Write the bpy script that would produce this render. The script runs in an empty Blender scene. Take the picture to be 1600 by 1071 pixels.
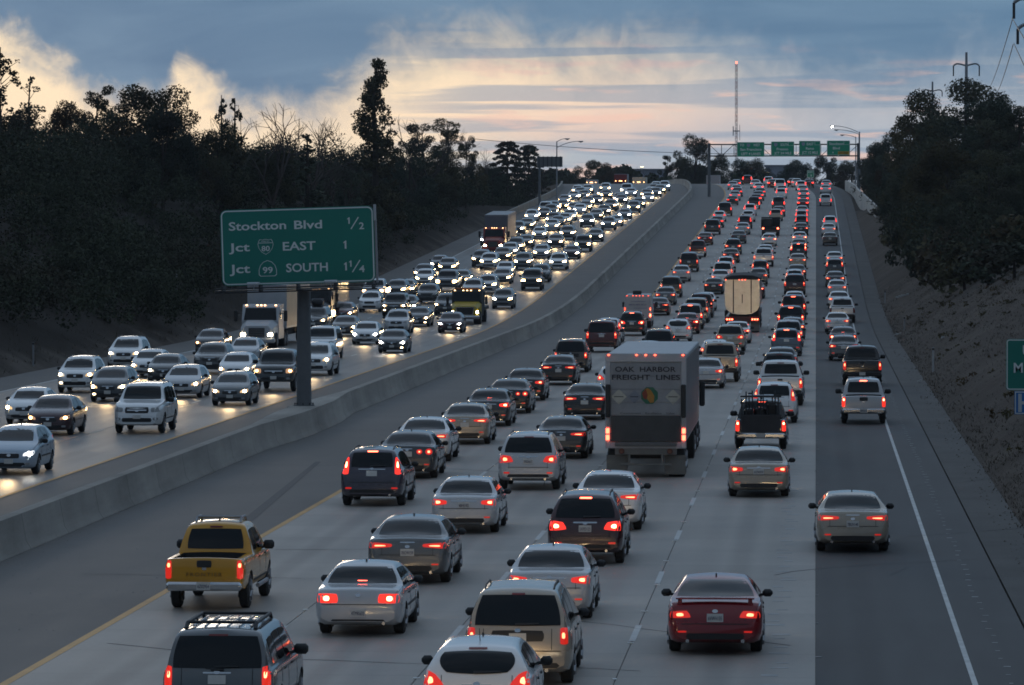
import bpy, bmesh, math, random
import numpy as np
from mathutils import Vector, Matrix, Euler
from mathutils.bvhtree import BVHTree

R = math.radians
SC = bpy.context.scene
COL = SC.collection
rng = random.Random(7)

# ------------------------------------------------------------------ camera, sky, sun, exposure
F = 7290.0                       # focal length in pixels of the 1600 px wide photograph
CAMZ = 8.4
BETA = math.atan(194.5 / F)
ALPHA = math.atan(475.0 * math.cos(BETA) / F)
cam_data = bpy.data.cameras.new('camera')
cam_data.sensor_width = 36.0
cam_data.lens = 36.0 * F / 1600.0
cam_data.clip_start = 1.0
cam_data.clip_end = 20000.0
cam = bpy.data.objects.new('camera', cam_data)
cam.location = (0, 0, CAMZ)
cam.rotation_euler = (math.pi / 2 - BETA, 0, ALPHA)
COL.objects.link(cam)
SC.camera = cam
CAM_R = Euler(cam.rotation_euler).to_matrix()

SC.render.engine = 'CYCLES'
SC.view_settings.view_transform = 'Standard'
SC.view_settings.look = 'None'
SC.view_settings.gamma = 1.0
SC.view_settings.use_curve_mapping = False
SC.view_settings.exposure = 0.2
SC.cycles.use_denoising = True
SC.cycles.max_bounces = 6
SC.cycles.diffuse_bounces = 3
SC.cycles.glossy_bounces = 3
SC.cycles.sample_clamp_indirect = 2.0
SC.cycles.use_light_tree = True
SC.cycles.filter_width = 1.7


def lin(r, g, b):
    def c(v):
        v /= 255.0
        return v / 12.92 if v <= 0.04045 else ((v + 0.055) / 1.055) ** 2.4
    return (c(r), c(g), c(b), 1.0)


class NT:
    """small wrapper for building node trees"""
    def __init__(s, tree):
        s.t = tree
        s.n = tree.nodes
        s.l = tree.links

    def new(s, typ, **kw):
        n = s.n.new(typ)
        for k, v in kw.items():
            if k.startswith('in_'):
                key = k[3:]
                key = int(key) if key.isdigit() else key
                if hasattr(v, 'is_output') or isinstance(v, bpy.types.NodeSocket):
                    s.l.new(v, n.inputs[key])
                else:
                    n.inputs[key].default_value = v
            else:
                setattr(n, k, v)
        return n

    def math(s, op, a, b=None, c=None, clamp=False):
        n = s.n.new('ShaderNodeMath')
        n.operation = op
        n.use_clamp = clamp
        for i, v in enumerate((a, b, c)):
            if v is None:
                continue
            if isinstance(v, bpy.types.NodeSocket):
                s.l.new(v, n.inputs[i])
            else:
                n.inputs[i].default_value = v
        return n.outputs[0]

    def sstep(s, x, lo, hi):
        n = s.n.new('ShaderNodeMapRange')
        n.interpolation_type = 'SMOOTHSTEP'
        for k, v in (('Value', x), ('From Min', lo), ('From Max', hi)):
            if isinstance(v, bpy.types.NodeSocket):
                s.l.new(v, n.inputs[k])
            else:
                n.inputs[k].default_value = v
        return n.outputs[0]

    def mix(s, fac, a, b, blend='MIX'):
        n = s.n.new('ShaderNodeMix')
        n.data_type = 'RGBA'
        n.blend_type = blend
        for i, v in ((0, fac), (6, a), (7, b)):
            if isinstance(v, bpy.types.NodeSocket):
                s.l.new(v, n.inputs[i])
            else:
                n.inputs[i].default_value = v
        return n.outputs[2]

    def noise(s, vec, scale=1.0, detail=4.0, rough=0.55, dist=0.0):
        n = s.n.new('ShaderNodeTexNoise')
        s.l.new(vec, n.inputs['Vector'])
        n.inputs['Scale'].default_value = scale
        n.inputs['Detail'].default_value = detail
        n.inputs['Roughness'].default_value = rough
        n.inputs['Distortion'].default_value = dist
        return n.outputs[0]


def build_world():
    w = bpy.data.worlds.new('World')
    SC.world = w
    w.use_nodes = True
    w.node_tree.nodes.clear()
    t = NT(w.node_tree)
    tc = t.new('ShaderNodeTexCoord')
    sep = t.new('ShaderNodeSeparateXYZ', in_0=tc.outputs['Generated'])
    dx, dy, dz = sep.outputs
    # azimuth u and elevation v of the view direction, in units of 100 photo pixels (0.79 degrees)
    u = t.math('MULTIPLY', t.math('ARCTAN2', dx, dy), 72.9)
    v = t.math('MULTIPLY', t.math('ARCSINE', dz), 72.9)
    uv = t.new('ShaderNodeCombineXYZ', in_0=u, in_1=v).outputs[0]
    # height of the torn lower edge of the cloud deck, by azimuth
    pts = [(0, 2.95), (60, 2.7), (105, 2.3), (165, 2.0), (215, 1.80), (255, 1.72), (285, 2.35), (318, 2.2), (372, 1.8),
           (460, 1.62), (525, 1.75), (575, 2.15), (640, 2.5), (720, 2.65), (820, 2.62), (950, 2.5), (1100, 2.5),
           (1200, 2.3), (1300, 2.0), (1420, 2.1), (1500, 2.3), (1600, 2.3)]
    fc = t.n.new('ShaderNodeFloatCurve')
    cm = fc.mapping
    cur = cm.curves[0]
    lo, hi = -13.5, 4.0
    P = [(((x - 1275) / 100 - lo) / (hi - lo), y / 4.0) for x, y in pts]
    P = [(0.0, 0.72)] + P + [(1.0, 0.62)]
    cur.points[0].location = P[0]
    cur.points[1].location = P[-1]
    for p in P[1:-1]:
        cur.points.new(*p)
    cm.update()
    fac = t.math('DIVIDE', t.math('SUBTRACT', u, lo), hi - lo, clamp=True)
    t.l.new(fac, fc.inputs['Value'])
    vb = t.math('MULTIPLY', fc.outputs[0], 4.0)
    n1 = t.noise(uv, 1.1, 5, 0.58, 0.7)
    n2 = t.noise(t.new('ShaderNodeVectorMath', operation='ADD', in_0=uv, in_1=(31.0, 7.0, 3.0)).outputs[0], 3.2, 4, 0.6, 0.4)
    disp = t.math('ADD', t.math('MULTIPLY', t.math('SUBTRACT', n1, 0.5), 1.3), t.math('MULTIPLY', t.math('SUBTRACT', n2, 0.5), 0.55))
    h = t.math('ADD', t.math('SUBTRACT', v, vb), disp)
    soft = t.sstep(u, -9.5, -6.0)
    deck = t.sstep(h, t.math('SUBTRACT', -0.52, t.math('MULTIPLY', soft, 0.30)), t.math('ADD', 0.38, t.math('MULTIPLY', soft, 0.40)))
    # colours: open sky below the deck, by elevation
    ramp = t.n.new('ShaderNodeValToRGB')
    e = ramp.color_ramp
    e.elements[0].position = 0.0
    e.elements[0].color = lin(178, 172, 178)
    e.elements[1].position = 1.0
    e.elements[1].color = lin(214, 204, 188)
    for pos, c in ((0.16, (176, 174, 182)), (0.30, (160, 174, 186)), (0.40, (206, 190, 184)), (0.5, (234, 205, 186)), (0.62, (238, 214, 188)), (0.8, (226, 210, 186))):
        el = e.elements.new(pos)
        el.color = lin(*c)
    t.l.new(t.math('DIVIDE', t.math('ADD', v, t.math('MULTIPLY', t.math('SUBTRACT', n1, 0.5), 0.5)), 3.2, clamp=True), ramp.inputs[0])
    left = t.sstep(u, -3.0, -7.5)      # the west side glows more
    openc = t.mix(t.math('MULTIPLY', t.sstep(u, -4.2, 0.8), 0.8), ramp.outputs[0], lin(158, 174, 188))
    openc = t.mix(t.math('MULTIPLY', left, 0.75), openc, lin(254, 230, 192))
    # flat streaks of grey cloud in the open band
    sv = t.new('ShaderNodeVectorMath', operation='MULTIPLY', in_0=uv, in_1=(0.13, 3.6, 1.0)).outputs[0]
    st = t.noise(sv, 1.0, 4, 0.5, 0.3)
    streak = t.math('MULTIPLY', t.sstep(st, 0.47, 0.56), t.sstep(u, -7.6, -5.2))
    openc = t.mix(t.math('MULTIPLY', streak, 0.62), openc, lin(132, 152, 172))
    sv2 = t.new('ShaderNodeVectorMath', operation='MULTIPLY_ADD', in_0=uv, in_1=(0.5, 3.6, 1.0), in_2=(9.0, 4.0, 0.0)).outputs[0]
    st2 = t.noise(sv2, 1.0, 4, 0.55, 0.2)
    pink = t.math('MULTIPLY', t.sstep(st2, 0.54, 0.66), t.sstep(u, -7.0, -4.0))
    openc = t.mix(t.math('MULTIPLY', pink, 0.65), openc, lin(236, 196, 178))
    # the deck: slate blue, mottled at several scales up to the zenith
    big = t.noise(t.new('ShaderNodeVectorMath', operation='MULTIPLY', in_0=uv, in_1=(0.22, 0.8, 1.0)).outputs[0], 1.0, 5, 0.55, 0.6)
    deckc = t.mix(t.sstep(big, 0.3, 0.7), lin(80, 116, 146), lin(102, 134, 160))
    veil = t.noise(tc.outputs['Generated'], 3.0, 5, 0.6, 0.5)
    upper = t.mix(t.sstep(veil, 0.35, 0.65), lin(118, 144, 170), lin(162, 178, 198))
    deckc = t.mix(t.sstep(v, 4.0, 30.0), deckc, upper)
    # the eastern half of the dusk sky, away from the sunset, is dimmer
    east = t.sstep(dy, 0.55, -0.35)
    deckc = t.mix(t.math('MULTIPLY', east, 0.5), deckc, (0.03, 0.045, 0.065, 1))
    openc = t.mix(t.math('MULTIPLY', east, 0.75), openc, (0.05, 0.065, 0.085, 1))
    col = t.mix(deck, openc, deckc)
    # thin clear gaps show the dusk sky itself
    sky = t.new('ShaderNodeTexSky', sky_type='NISHITA', sun_disc=False, sun_elevation=R(1.5), sun_rotation=R(-12.0))
    col = t.mix(0.0012, col, sky.outputs[0], 'ADD')
    below = t.sstep(v, -3.0, -0.4)
    col = t.mix(below, lin(46, 46, 50), col)
    bg = t.new('ShaderNodeBackground', in_Color=col, in_Strength=1.0)
    out = t.new('ShaderNodeOutputWorld')
    t.l.new(bg.outputs[0], out.inputs[0])
    try:
        w.cycles.sampling_method = 'MANUAL'
        w.cycles.sample_map_resolution = 1024
    except Exception:
        pass


build_world()
sun_d = bpy.data.lights.new('sun', 'SUN')
sun_d.energy = 0.15
sun_d.angle = R(12)
sun_d.color = (1.0, 0.86, 0.7)
sun = bpy.data.objects.new('sun', sun_d)
sun.rotation_euler = Vector((0.21, -0.975, -0.06)).to_track_quat('-Z', 'Y').to_euler()
COL.objects.link(sun)

# ------------------------------------------------------------------ plan and profile of the road
GR = 0.031


def zroad(y):
    """height of the carriageway at distance y: level, a sag, a 3 percent climb and a crest"""
    if y < 320:
        return 0.0
    if y < 420:
        return GR / 200 * (y - 320) ** 2
    z = 1.55 + GR * (min(y, 810) - 420)
    if y > 810:
        d = min(y, 900) - 810
        z += GR * d - (GR + 0.006) / 180 * d * d
    if y > 900:
        z += -0.006 * (min(y, 1400) - 900)
    return z


def slope(y):
    return (zroad(y + 0.5) - zroad(y - 0.5))


def bend(y):
    """the road swings left beyond the crest"""
    return -0.00030 * max(0.0, y - 735) ** 2 if y < 1100 else -0.00030 * 365 ** 2 - 0.219 * (y - 1100)


def smooth01(t):
    t = max(0.0, min(1.0, t))
    return t * t * (3 - 2 * t)


def zground(x, y):
    z = zroad(y)
    xx = x - bend(y)
    if xx > 5.6:
        top = 9.5
        k = 0.62
        d = xx - 5.6
        if z < top:
            return min(z + k * d, max(top, z)) if z + k * d < top else top + 0.02 * (d - (top - z) / k)
        return max(z - 0.4 * d, top)
    if xx < -42.8:
        top = 10.0
        d = -42.8 - xx
        if z < top:
            return z + 0.5 * d if z + 0.5 * d < top else top + 0.02 * (d - (top - z) / 0.5)
        return max(z - 0.4 * d, top)
    return z


def ray(px, py):
    v = CAM_R @ Vector(((px - 800.0) / F, (535.5 - py) / F, -1.0))
    return v / v.y


def on_road(px, py):
    """the point of the carriageway under a photo pixel, found along the real line of sight"""
    v = ray(px, py)
    lo, hi = 40.0, 880.0
    f = lambda y: CAMZ + v.z * y - zroad(y)
    y = lo
    while y < hi:
        if f(y + 1.0) <= 0:
            a, b = y, y + 1.0
            for _ in range(30):
                m = (a + b) / 2
                if f(m) > 0:
                    a = m
                else:
                    b = m
            return Vector((v.x * b, b, zroad(b)))
        y += 1.0
    y = hi
    return Vector((v.x * y, y, zroad(y)))


def at_dist(px, py, y):
    v = ray(px, py)
    return Vector((v.x * y, y, CAMZ + v.z * y))


# ------------------------------------------------------------------ object helpers
def tag(o, label=None, cat=None, group=None, kind=None):
    if label:
        o['label'] = label
    if cat:
        o['category'] = cat
    if group:
        o['group'] = group
    if kind:
        o['kind'] = kind
    return o


def empty(name, loc=(0, 0, 0), rot=(0, 0, 0)):
    o = bpy.data.objects.new(name, None)
    o.location = loc
    o.rotation_euler = rot
    o.empty_display_size = 0.2
    COL.objects.link(o)
    return o


def link(name, me, parent=None, loc=None, rot=None, color=None):
    o = bpy.data.objects.new(name, me)
    COL.objects.link(o)
    if parent is not None:
        o.parent = parent
    if loc is not None:
        o.location = loc
    if rot is not None:
        o.rotation_euler = rot
    if color is not None:
        o.color = color
    return o


class MB:
    """collects simple solids into one mesh"""
    def __init__(s):
        s.v, s.f = [], []

    def add(s, vs, fs):
        n = len(s.v)
        s.v += [tuple(p) for p in vs]
        s.f += [tuple(i + n for i in f) for f in fs]

    def box(s, x0, x1, y0, y1, z0, z1, bev=0.0):
        if bev <= 0:
            vs = [(x, y, z) for z in (z0, z1) for x, y in ((x0, y0), (x1, y0), (x1, y1), (x0, y1))]
            s.add(vs, [(3, 2, 1, 0), (4, 5, 6, 7), (0, 1, 5, 4), (1, 2, 6, 5), (2, 3, 7, 6), (3, 0, 4, 7)])
            return
        b = min(bev, (x1 - x0) * .45, (y1 - y0) * .45, (z1 - z0) * .45)
        def ring(z, i):
            a0, a1, c0, c1 = x0 + i, x1 - i, y0 + i, y1 - i
            return [(a0 + b - i, c0, z), (a1 - b + i, c0, z), (a1, c0 + b - i, z), (a1, c1 - b + i, z), (a1 - b + i, c1, z), (a0 + b - i, c1, z), (a0, c1 - b + i, z), (a0, c0 + b - i, z)]
        rings = [ring(z0, b * .9), ring(z0 + b, 0), ring(z1 - b, 0), ring(z1, b * .9)]
        vs = [p for r in rings for p in r]
        fs = [tuple(range(7, -1, -1)), tuple(range(24, 32))]
        for k in range(3):
            for i in range(8):
                j = (i + 1) % 8
                fs.append((k * 8 + i, k * 8 + j, k * 8 + 8 + j, k * 8 + 8 + i))
        s.add(vs, fs)

    def tube(s, a, b, r0, r1=None, n=8, caps=True):
        a, b = Vector(a), Vector(b)
        r1 = r0 if r1 is None else r1
        d = (b - a)
        if d.length < 1e-6:
            return
        d.normalize()
        u = d.orthogonal().normalized()
        w = d.cross(u)
        vs = []
        for p, r in ((a, r0), (b, r1)):
            for i in range(n):
                t = 2 * math.pi * i / n
                vs.append(p + u * (r * math.cos(t)) + w * (r * math.sin(t)))
        fs = [(i, (i + 1) % n, n + (i + 1) % n, n + i) for i in range(n)]
        if caps:
            fs += [tuple(range(n - 1, -1, -1)), tuple(range(n, 2 * n))]
        s.add(vs, fs)

    def path(s, pts, r, n=6):
        for a, b in zip(pts[:-1], pts[1:]):
            s.tube(a, b, r, r, n)

    def prism(s, poly, y0, y1):
        """polygon in x,z extruded along y"""
        n = len(poly)
        vs = [(x, y0, z) for x, z in poly] + [(x, y1, z) for x, z in poly]
        fs = [(i, (i + 1) % n, n + (i + 1) % n, n + i) for i in range(n)]
        fs += [tuple(range(n - 1, -1, -1)), tuple(range(n, 2 * n))]
        s.add(vs, fs)

    def prism_x(s, poly, x0, x1):
        """polygon in y,z extruded along x"""
        n = len(poly)
        vs = [(x0, y, z) for y, z in poly] + [(x1, y, z) for y, z in poly]
        fs = [(i, (i + 1) % n, n + (i + 1) % n, n + i) for i in range(n)]
        fs += [tuple(range(n - 1, -1, -1)), tuple(range(n, 2 * n))]
        s.add(vs, fs)

    def lathe(s, prof, n=24, axis='x'):
        """profile of (offset along axis, radius)"""
        vs, fs = [], []
        for a, r in prof:
            for i in range(n):
                t = 2 * math.pi * i / n
                c, d = r * math.cos(t), r * math.sin(t)
                vs.append((a, c, d) if axis == 'x' else ((c, a, d) if axis == 'y' else (c, d, a)))
        m = len(prof)
        for k in range(m - 1):
            for i in range(n):
                j = (i + 1) % n
                fs.append((k * n + i, k * n + j, (k + 1) * n + j, (k + 1) * n + i))
        fs.append(tuple(range(n - 1, -1, -1)))
        fs.append(tuple(range((m - 1) * n, m * n)))
        s.add(vs, fs)

    def mesh(s, name, mat=None, smooth=None):
        me = bpy.data.meshes.new(name)
        me.from_pydata(s.v, [], s.f)
        bm = bmesh.new()
        bm.from_mesh(me)
        bmesh.ops.recalc_face_normals(bm, faces=bm.faces)
        bm.to_mesh(me)
        bm.free()
        if mat:
            me.materials.append(mat)
        if smooth:
            me.shade_smooth()
            me.set_sharp_from_angle(angle=R(smooth))
        return me


def obj(name, mb, mat, parent=None, smooth=None, **kw):
    return link(name, mb.mesh(name, mat, smooth), parent, **kw)


# ------------------------------------------------------------------ materials
MATS = {}


def pbr(name, color=(0.5, 0.5, 0.5), rough=0.6, metal=0.0, spec=0.5, coat=0.0, noise=None, bump=None, emit=None, strength=0.0, objcol=False):
    """principled material; noise=(scale, amount) varies the base colour, bump=(scale, strength)"""
    if name in MATS:
        return MATS[name]
    m = bpy.data.materials.new(name)
    m.use_nodes = True
    t = NT(m.node_tree)
    b = m.node_tree.nodes['Principled BSDF']
    b.inputs['Base Color'].default_value = (*color, 1)
    b.inputs['Roughness'].default_value = rough
    b.inputs['Metallic'].default_value = metal
    b.inputs['Specular IOR Level'].default_value = spec
    b.inputs['Coat Weight'].default_value = coat
    b.inputs['Coat Roughness'].default_value = 0.06
    base = None
    if objcol:
        base = t.new('ShaderNodeObjectInfo').outputs['Color']
    if noise or bump:
        tc = t.new('ShaderNodeTexCoord')
        vec = tc.outputs['Object']
    if noise:
        n = t.noise(vec, noise[0], 6, 0.62)
        f = t.math('ADD', t.math('MULTIPLY', t.math('SUBTRACT', n, 0.5), 2 * noise[1]), 1.0)
        mul = t.new('ShaderNodeVectorMath', operation='SCALE')
        if base is not None:
            t.l.new(base, mul.inputs[0])
        else:
            mul.inputs[0].default_value = color
        t.l.new(f, mul.inputs['Scale'])
        base = mul.outputs[0]
    if base is not None:
        t.l.new(base, b.inputs['Base Color'])
    if bump:
        n = t.noise(vec, bump[0], 5, 0.6)
        bp = t.new('ShaderNodeBump', in_Height=n, in_Strength=bump[1])
        bp.inputs['Distance'].default_value = 0.02
        t.l.new(bp.outputs[0], b.inputs['Normal'])
    if emit:
        b.inputs['Emission Color'].default_value = (*emit, 1)
        b.inputs['Emission Strength'].default_value = strength
    MATS[name] = m
    return m


def lamp_mat(name, base, sample='NONE'):
    """a lens lit from within: the object's colour is the light's colour, its alpha times 100 the strength"""
    m = bpy.data.materials.new(name)
    m.use_nodes = True
    t = NT(m.node_tree)
    b = m.node_tree.nodes['Principled BSDF']
    oi = t.new('ShaderNodeObjectInfo')
    b.inputs['Base Color'].default_value = (*base, 1)
    b.inputs['Roughness'].default_value = 0.15
    b.inputs['Coat Weight'].default_value = 0.5
    t.l.new(oi.outputs['Color'], b.inputs['Emission Color'])
    t.l.new(t.math('MULTIPLY', oi.outputs['Alpha'], 100.0), b.inputs['Emission Strength'])
    m.cycles.emission_sampling = sample
    MATS[name] = m
    return m


def paint_mat():
    m = bpy.data.materials.new('car_paint')
    m.use_nodes = True
    t = NT(m.node_tree)
    b = m.node_tree.nodes['Principled BSDF']
    oi = t.new('ShaderNodeObjectInfo')
    tc = t.new('ShaderNodeTexCoord')
    n = t.noise(tc.outputs['Object'], 2.6, 6, 0.65)
    sep = t.new('ShaderNodeSeparateXYZ', in_0=tc.outputs['Object'])
    # road film: the lower panels are dustier than the roof
    dirt = t.math('MULTIPLY', t.sstep(t.math('ADD', sep.outputs[2], t.math('MULTIPLY', n, 0.5)), 1.0, 0.35), 0.28)
    c = t.mix(dirt, oi.outputs['Color'], (0.075, 0.075, 0.075, 1))
    t.l.new(c, b.inputs['Base Color'])
    t.l.new(t.math('ADD', 0.26, t.math('MULTIPLY', dirt, 0.7)), b.inputs['Roughness'])
    t.l.new(t.math('SUBTRACT', 0.8, dirt), b.inputs['Coat Weight'])
    b.inputs['Coat Roughness'].default_value = 0.08
    b.inputs['Metallic'].default_value = 0.12
    MATS['car_paint'] = m
    return m


M_PAINT = paint_mat()
M_GLASS = pbr('car_glass', (0.004, 0.005, 0.007), 0.05, 0.0, 0.5)
M_GLASS.node_tree.nodes['Principled BSDF'].inputs['IOR'].default_value = 1.43
M_TRIM = pbr('black_plastic', (0.016, 0.016, 0.018), 0.55, noise=(3, 0.3))
M_TYRE = pbr('tyre_rubber', (0.018, 0.018, 0.018), 0.8, noise=(6, 0.3))
M_RIM = pbr('wheel_rim', (0.28, 0.28, 0.29), 0.4, 0.7, noise=(5, 0.3))
M_CHROME = pbr('chrome', (0.55, 0.56, 0.58), 0.18, 1.0, noise=(4, 0.15))
M_PLATE = pbr('plate_white', (0.6, 0.58, 0.55), 0.5, noise=(12, 0.1))
M_INK = pbr('plate_ink', (0.03, 0.035, 0.09), 0.6)
M_TAIL = lamp_mat('tail_lens', (0.16, 0.006, 0.006))
M_BULB = lamp_mat('lit_bulb', (0.3, 0.02, 0.01))
M_HEAD = lamp_mat('head_lens', (0.3, 0.3, 0.3))
M_MARK = lamp_mat('marker_lens', (0.2, 0.05, 0.01))
M_STEEL = pbr('galvanised_steel', (0.30, 0.31, 0.33), 0.5, 0.4, noise=(2, 0.2))
M_DARKSTEEL = pbr('dark_steel', (0.05, 0.05, 0.055), 0.55, 0.3, noise=(3, 0.3))
# ------------------------------------------------------------------ vehicle bodies
def pchip(xs, ys, q):
    xs, ys, q = np.array(xs, float), np.array(ys, float), np.array(q, float)
    h = np.diff(xs)
    d = np.diff(ys) / h
    m = np.zeros(len(xs))
    m[0], m[-1] = d[0], d[-1]
    for i in range(1, len(xs) - 1):
        if d[i - 1] * d[i] > 0:
            w1, w2 = 2 * h[i] + h[i - 1], h[i] + 2 * h[i - 1]
            m[i] = (w1 + w2) / (w1 / d[i - 1] + w2 / d[i])
    k = np.clip(np.searchsorted(xs, q) - 1, 0, len(xs) - 2)
    t = (q - xs[k]) / h[k]
    return ((1 + 2 * t) * (1 - t) ** 2 * ys[k] + t * (1 - t) ** 2 * h[k] * m[k] + t * t * (3 - 2 * t) * ys[k + 1] + t * t * (t - 1) * h[k] * m[k + 1])


def curve(pts, q):
    return pchip([p[0] for p in pts], [p[1] for p in pts], q)


def loft_body(sp):
    """closed shell from the side profile (top, belt), the plan and the roof width; rear bumper at y = 0"""
    L = sp['L']
    ys = sorted(set([round(p[0], 4) for p in sp['top']] + [round(p[0], 4) for p in sp['plan']] + [p[0] for p in sp['belt']]))
    q = []
    for a, b in zip(ys[:-1], ys[1:]):
        n = max(1, int(math.ceil((b - a) / 0.14)))
        q += [a + (b - a) * i / n for i in range(n)]
    q.append(L)
    q = np.array(q)
    top, belt, plan, bot = curve(sp['top'], q), curve(sp['belt'], q), curve(sp['plan'], q), curve(sp['bot'], q)
    belt = np.minimum(belt, top - 0.012)
    H = max(top)
    rings = []
    for i in range(len(q)):
        w, b, t, z0 = plan[i], belt[i], top[i], bot[i]
        dk = sp.get('deck', 0.12)
        g = max(0.0, min(1.0, (t - b - dk) / max(0.05, H - b - dk)))
        wr = sp['wr']
        we = (0.93 * w) * (1 - g) + min(wr, .93 * w) * g
        mid = z0 + (b - z0) * 0.5
        gz = 0.03 * g
        half = [(0.0, z0), (0.80 * w, z0), (0.93 * w, z0 + 0.05), (0.985 * w, z0 + (b - z0) * 0.25), (w, mid), (0.995 * w, z0 + (b - z0) * 0.78), (0.972 * w, b - (b - z0) * .06),
                (0.945 * w, b)]
        xb = 0.925 * w
        ztop_edge = t - 0.035 - gz
        half += [(xb, b + (ztop_edge - b) * 0.05), (xb + (we - xb) * 0.45 + 0.012 * g, b + (ztop_edge - b) * 0.5), (we + 0.006, ztop_edge),
                 (we - 0.025 - 0.02 * g, t - 0.016 - .2 * gz), (we * 0.82, t - 0.006), (we * 0.45, t + 0.008 * (1 + g)), (0.0, t + 0.014 * (1 + g))]
        ring = [(-x, z) for x, z in half[1:-1]][::-1]
        ring = half + ring
        rings.append([(x, q[i], z) for x, z in ring])
    n = len(rings[0])
    vs = [p for r in rings for p in r]
    fs = []
    for k in range(len(rings) - 1):
        for i in range(n):
            j = (i + 1) % n
            fs.append((k * n + i, k * n + j, (k + 1) * n + j, (k + 1) * n + i))
    fs.append(tuple(range(n - 1, -1, -1)))
    fs.append(tuple(range((len(rings) - 1) * n, len(rings) * n)))
    mb = MB()
    mb.add(vs, fs)
    return mb.mesh('body', M_PAINT)


def boolean_cut(me, cutter_mb):
    cm = cutter_mb.mesh('cut', M_TRIM)
    a = bpy.data.objects.new('a', me)
    b = bpy.data.objects.new('b', cm)
    COL.objects.link(a)
    COL.objects.link(b)
    md = a.modifiers.new('m', 'BOOLEAN')
    md.operation = 'DIFFERENCE'
    md.solver = 'EXACT'
    md.object = b
    md.material_mode = 'TRANSFER'
    dg = bpy.context.evaluated_depsgraph_get()
    dg.update()
    out = bpy.data.meshes.new_from_object(a.evaluated_get(dg))
    bpy.data.objects.remove(a)
    bpy.data.objects.remove(b)
    bpy.data.meshes.remove(me)
    bpy.data.meshes.remove(cm)
    return out


DIRS = {'rear': (0, Vector((0, 1, 0))), 'front': (0, Vector((0, -1, 0))), 'left': (1, Vector((1, 0, 0))), 'right': (1, Vector((-1, 0, 0))), 'top': (2, Vector((0, 0, -1)))}


class Patcher:
    """makes panels that lie on the body: windows, lamps, grilles and plates follow its curvature, a few mm proud"""
    def __init__(s, me):
        bm = bmesh.new()
        bm.from_mesh(me)
        s.bvh = BVHTree.FromBMesh(bm)
        bm.free()

    def hit(s, view, a, b):
        kind, d = DIRS[view]
        if kind == 0:
            o = Vector((a, -3 if view == 'rear' else 12, b))
        elif kind == 1:
            o = Vector((-4 if view == 'left' else 4, a, b))
        else:
            o = Vector((a, b, 6))
        h = s.bvh.ray_cast(o, d)
        return h[0]

    def patch(s, view, quad, mat, name='panel', n=(6, 5), off=0.008, rnd=0.25, thick=0.03):
        d = DIRS[view][1]
        c = [Vector(p) for p in quad]
        ctr = (c[0] + c[1] + c[2] + c[3]) / 4
        nu, nv = n
        grid = []
        for j in range(nv + 1):
            row = []
            for i in range(nu + 1):
                u, v = 2 * i / nu - 1, 2 * j / nv - 1
                uu = u * math.sqrt(1 - rnd * v * v / 2)
                vv = v * math.sqrt(1 - rnd * u * u / 2)
                a, b = (uu + 1) / 2, (vv + 1) / 2
                p = (c[0] * (1 - a) + c[1] * a) * (1 - b) + (c[3] * (1 - a) + c[2] * a) * b
                h = None
                for k in range(14):
                    h = s.hit(view, p.x, p.y)
                    if h is not None:
                        break
                    p = p + (ctr - p) * 0.07
                row.append(h if h is not None else Vector((0, 0, 0)))
            grid.append(row)
        W = nu + 1
        vs = [tuple(p - d * off) for r in grid for p in r]
        fs = [(j * W + i, j * W + i + 1, (j + 1) * W + i + 1, (j + 1) * W + i) for j in range(nv) for i in range(nu)]
        border = [(0, i) for i in range(nu)] + [(j, nu) for j in range(nv)] + [(nv, i) for i in range(nu, 0, -1)] + [(j, 0) for j in range(nv, 0, -1)]
        base = len(vs)
        for j, i in border:
            vs.append(tuple(grid[j][i] + d * thick))
        m = len(border)
        for k in range(m):
            k2 = (k + 1) % m
            a, b = border[k], border[k2]
            fs.append((a[0] * W + a[1], base + k, base + k2, b[0] * W + b[1]))
        mb = MB()
        mb.add(vs, fs)
        me = bpy.data.meshes.new(name)
        me.from_pydata(mb.v, [], mb.f)
        bm = bmesh.new()
        bm.from_mesh(me)
        bmesh.ops.recalc_face_normals(bm, faces=bm.faces)
        bm.faces.ensure_lookup_table()
        s0 = sum((f.normal.dot(d) * f.calc_area() for f in bm.faces[:nu * nv]), 0.0)
        if s0 > 0:
            bmesh.ops.reverse_faces(bm, faces=bm.faces)
        bm.to_mesh(me)
        bm.free()
        me.materials.append(mat)
        me.shade_smooth()
        me.set_sharp_from_angle(angle=R(40))
        return me


def mirq(quad):
    a, b, c, d = quad
    f = lambda p: (-p[0], p[1])
    return [f(b), f(a), f(d), f(c)]


def rect(cx, cz, w, h):
    return [(cx - w / 2, cz - h / 2), (cx + w / 2, cz - h / 2), (cx + w / 2, cz + h / 2), (cx - w / 2, cz + h / 2)]


WHEELS = {}


def wheel_meshes(r, w):
    k = (round(r, 3), round(w, 3))
    if k in WHEELS:
        return WHEELS[k]
    t = MB()
    t.lathe([(-w / 2, r * .62), (-w / 2, r * .9), (-w / 2 + .03, r), (w / 2 - .03, r), (w / 2, r * .9), (w / 2, r * .62)], 24)
    tyre = t.mesh('wheel', M_TYRE, 40)
    m = MB()
    m.lathe([(-w / 2 - .004, r * .60), (-w / 2 - .012, r * .64), (w / 2 + .012, r * .64), (w / 2 + .004, r * .60)], 20)
    for sgn in (-1, 1):
        for i in range(5):
            a = 2 * math.pi * i / 5
            c, d = math.cos(a), math.sin(a)
            m.tube((sgn * (w / 2 + .012), 0, 0), (sgn * (w / 2 + .016), c * r * .6, d * r * .6), .045, .03, 5)
    rim = m.mesh('rim', M_RIM, 40)
    WHEELS[k] = (tyre, rim)
    return WHEELS[k]


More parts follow.
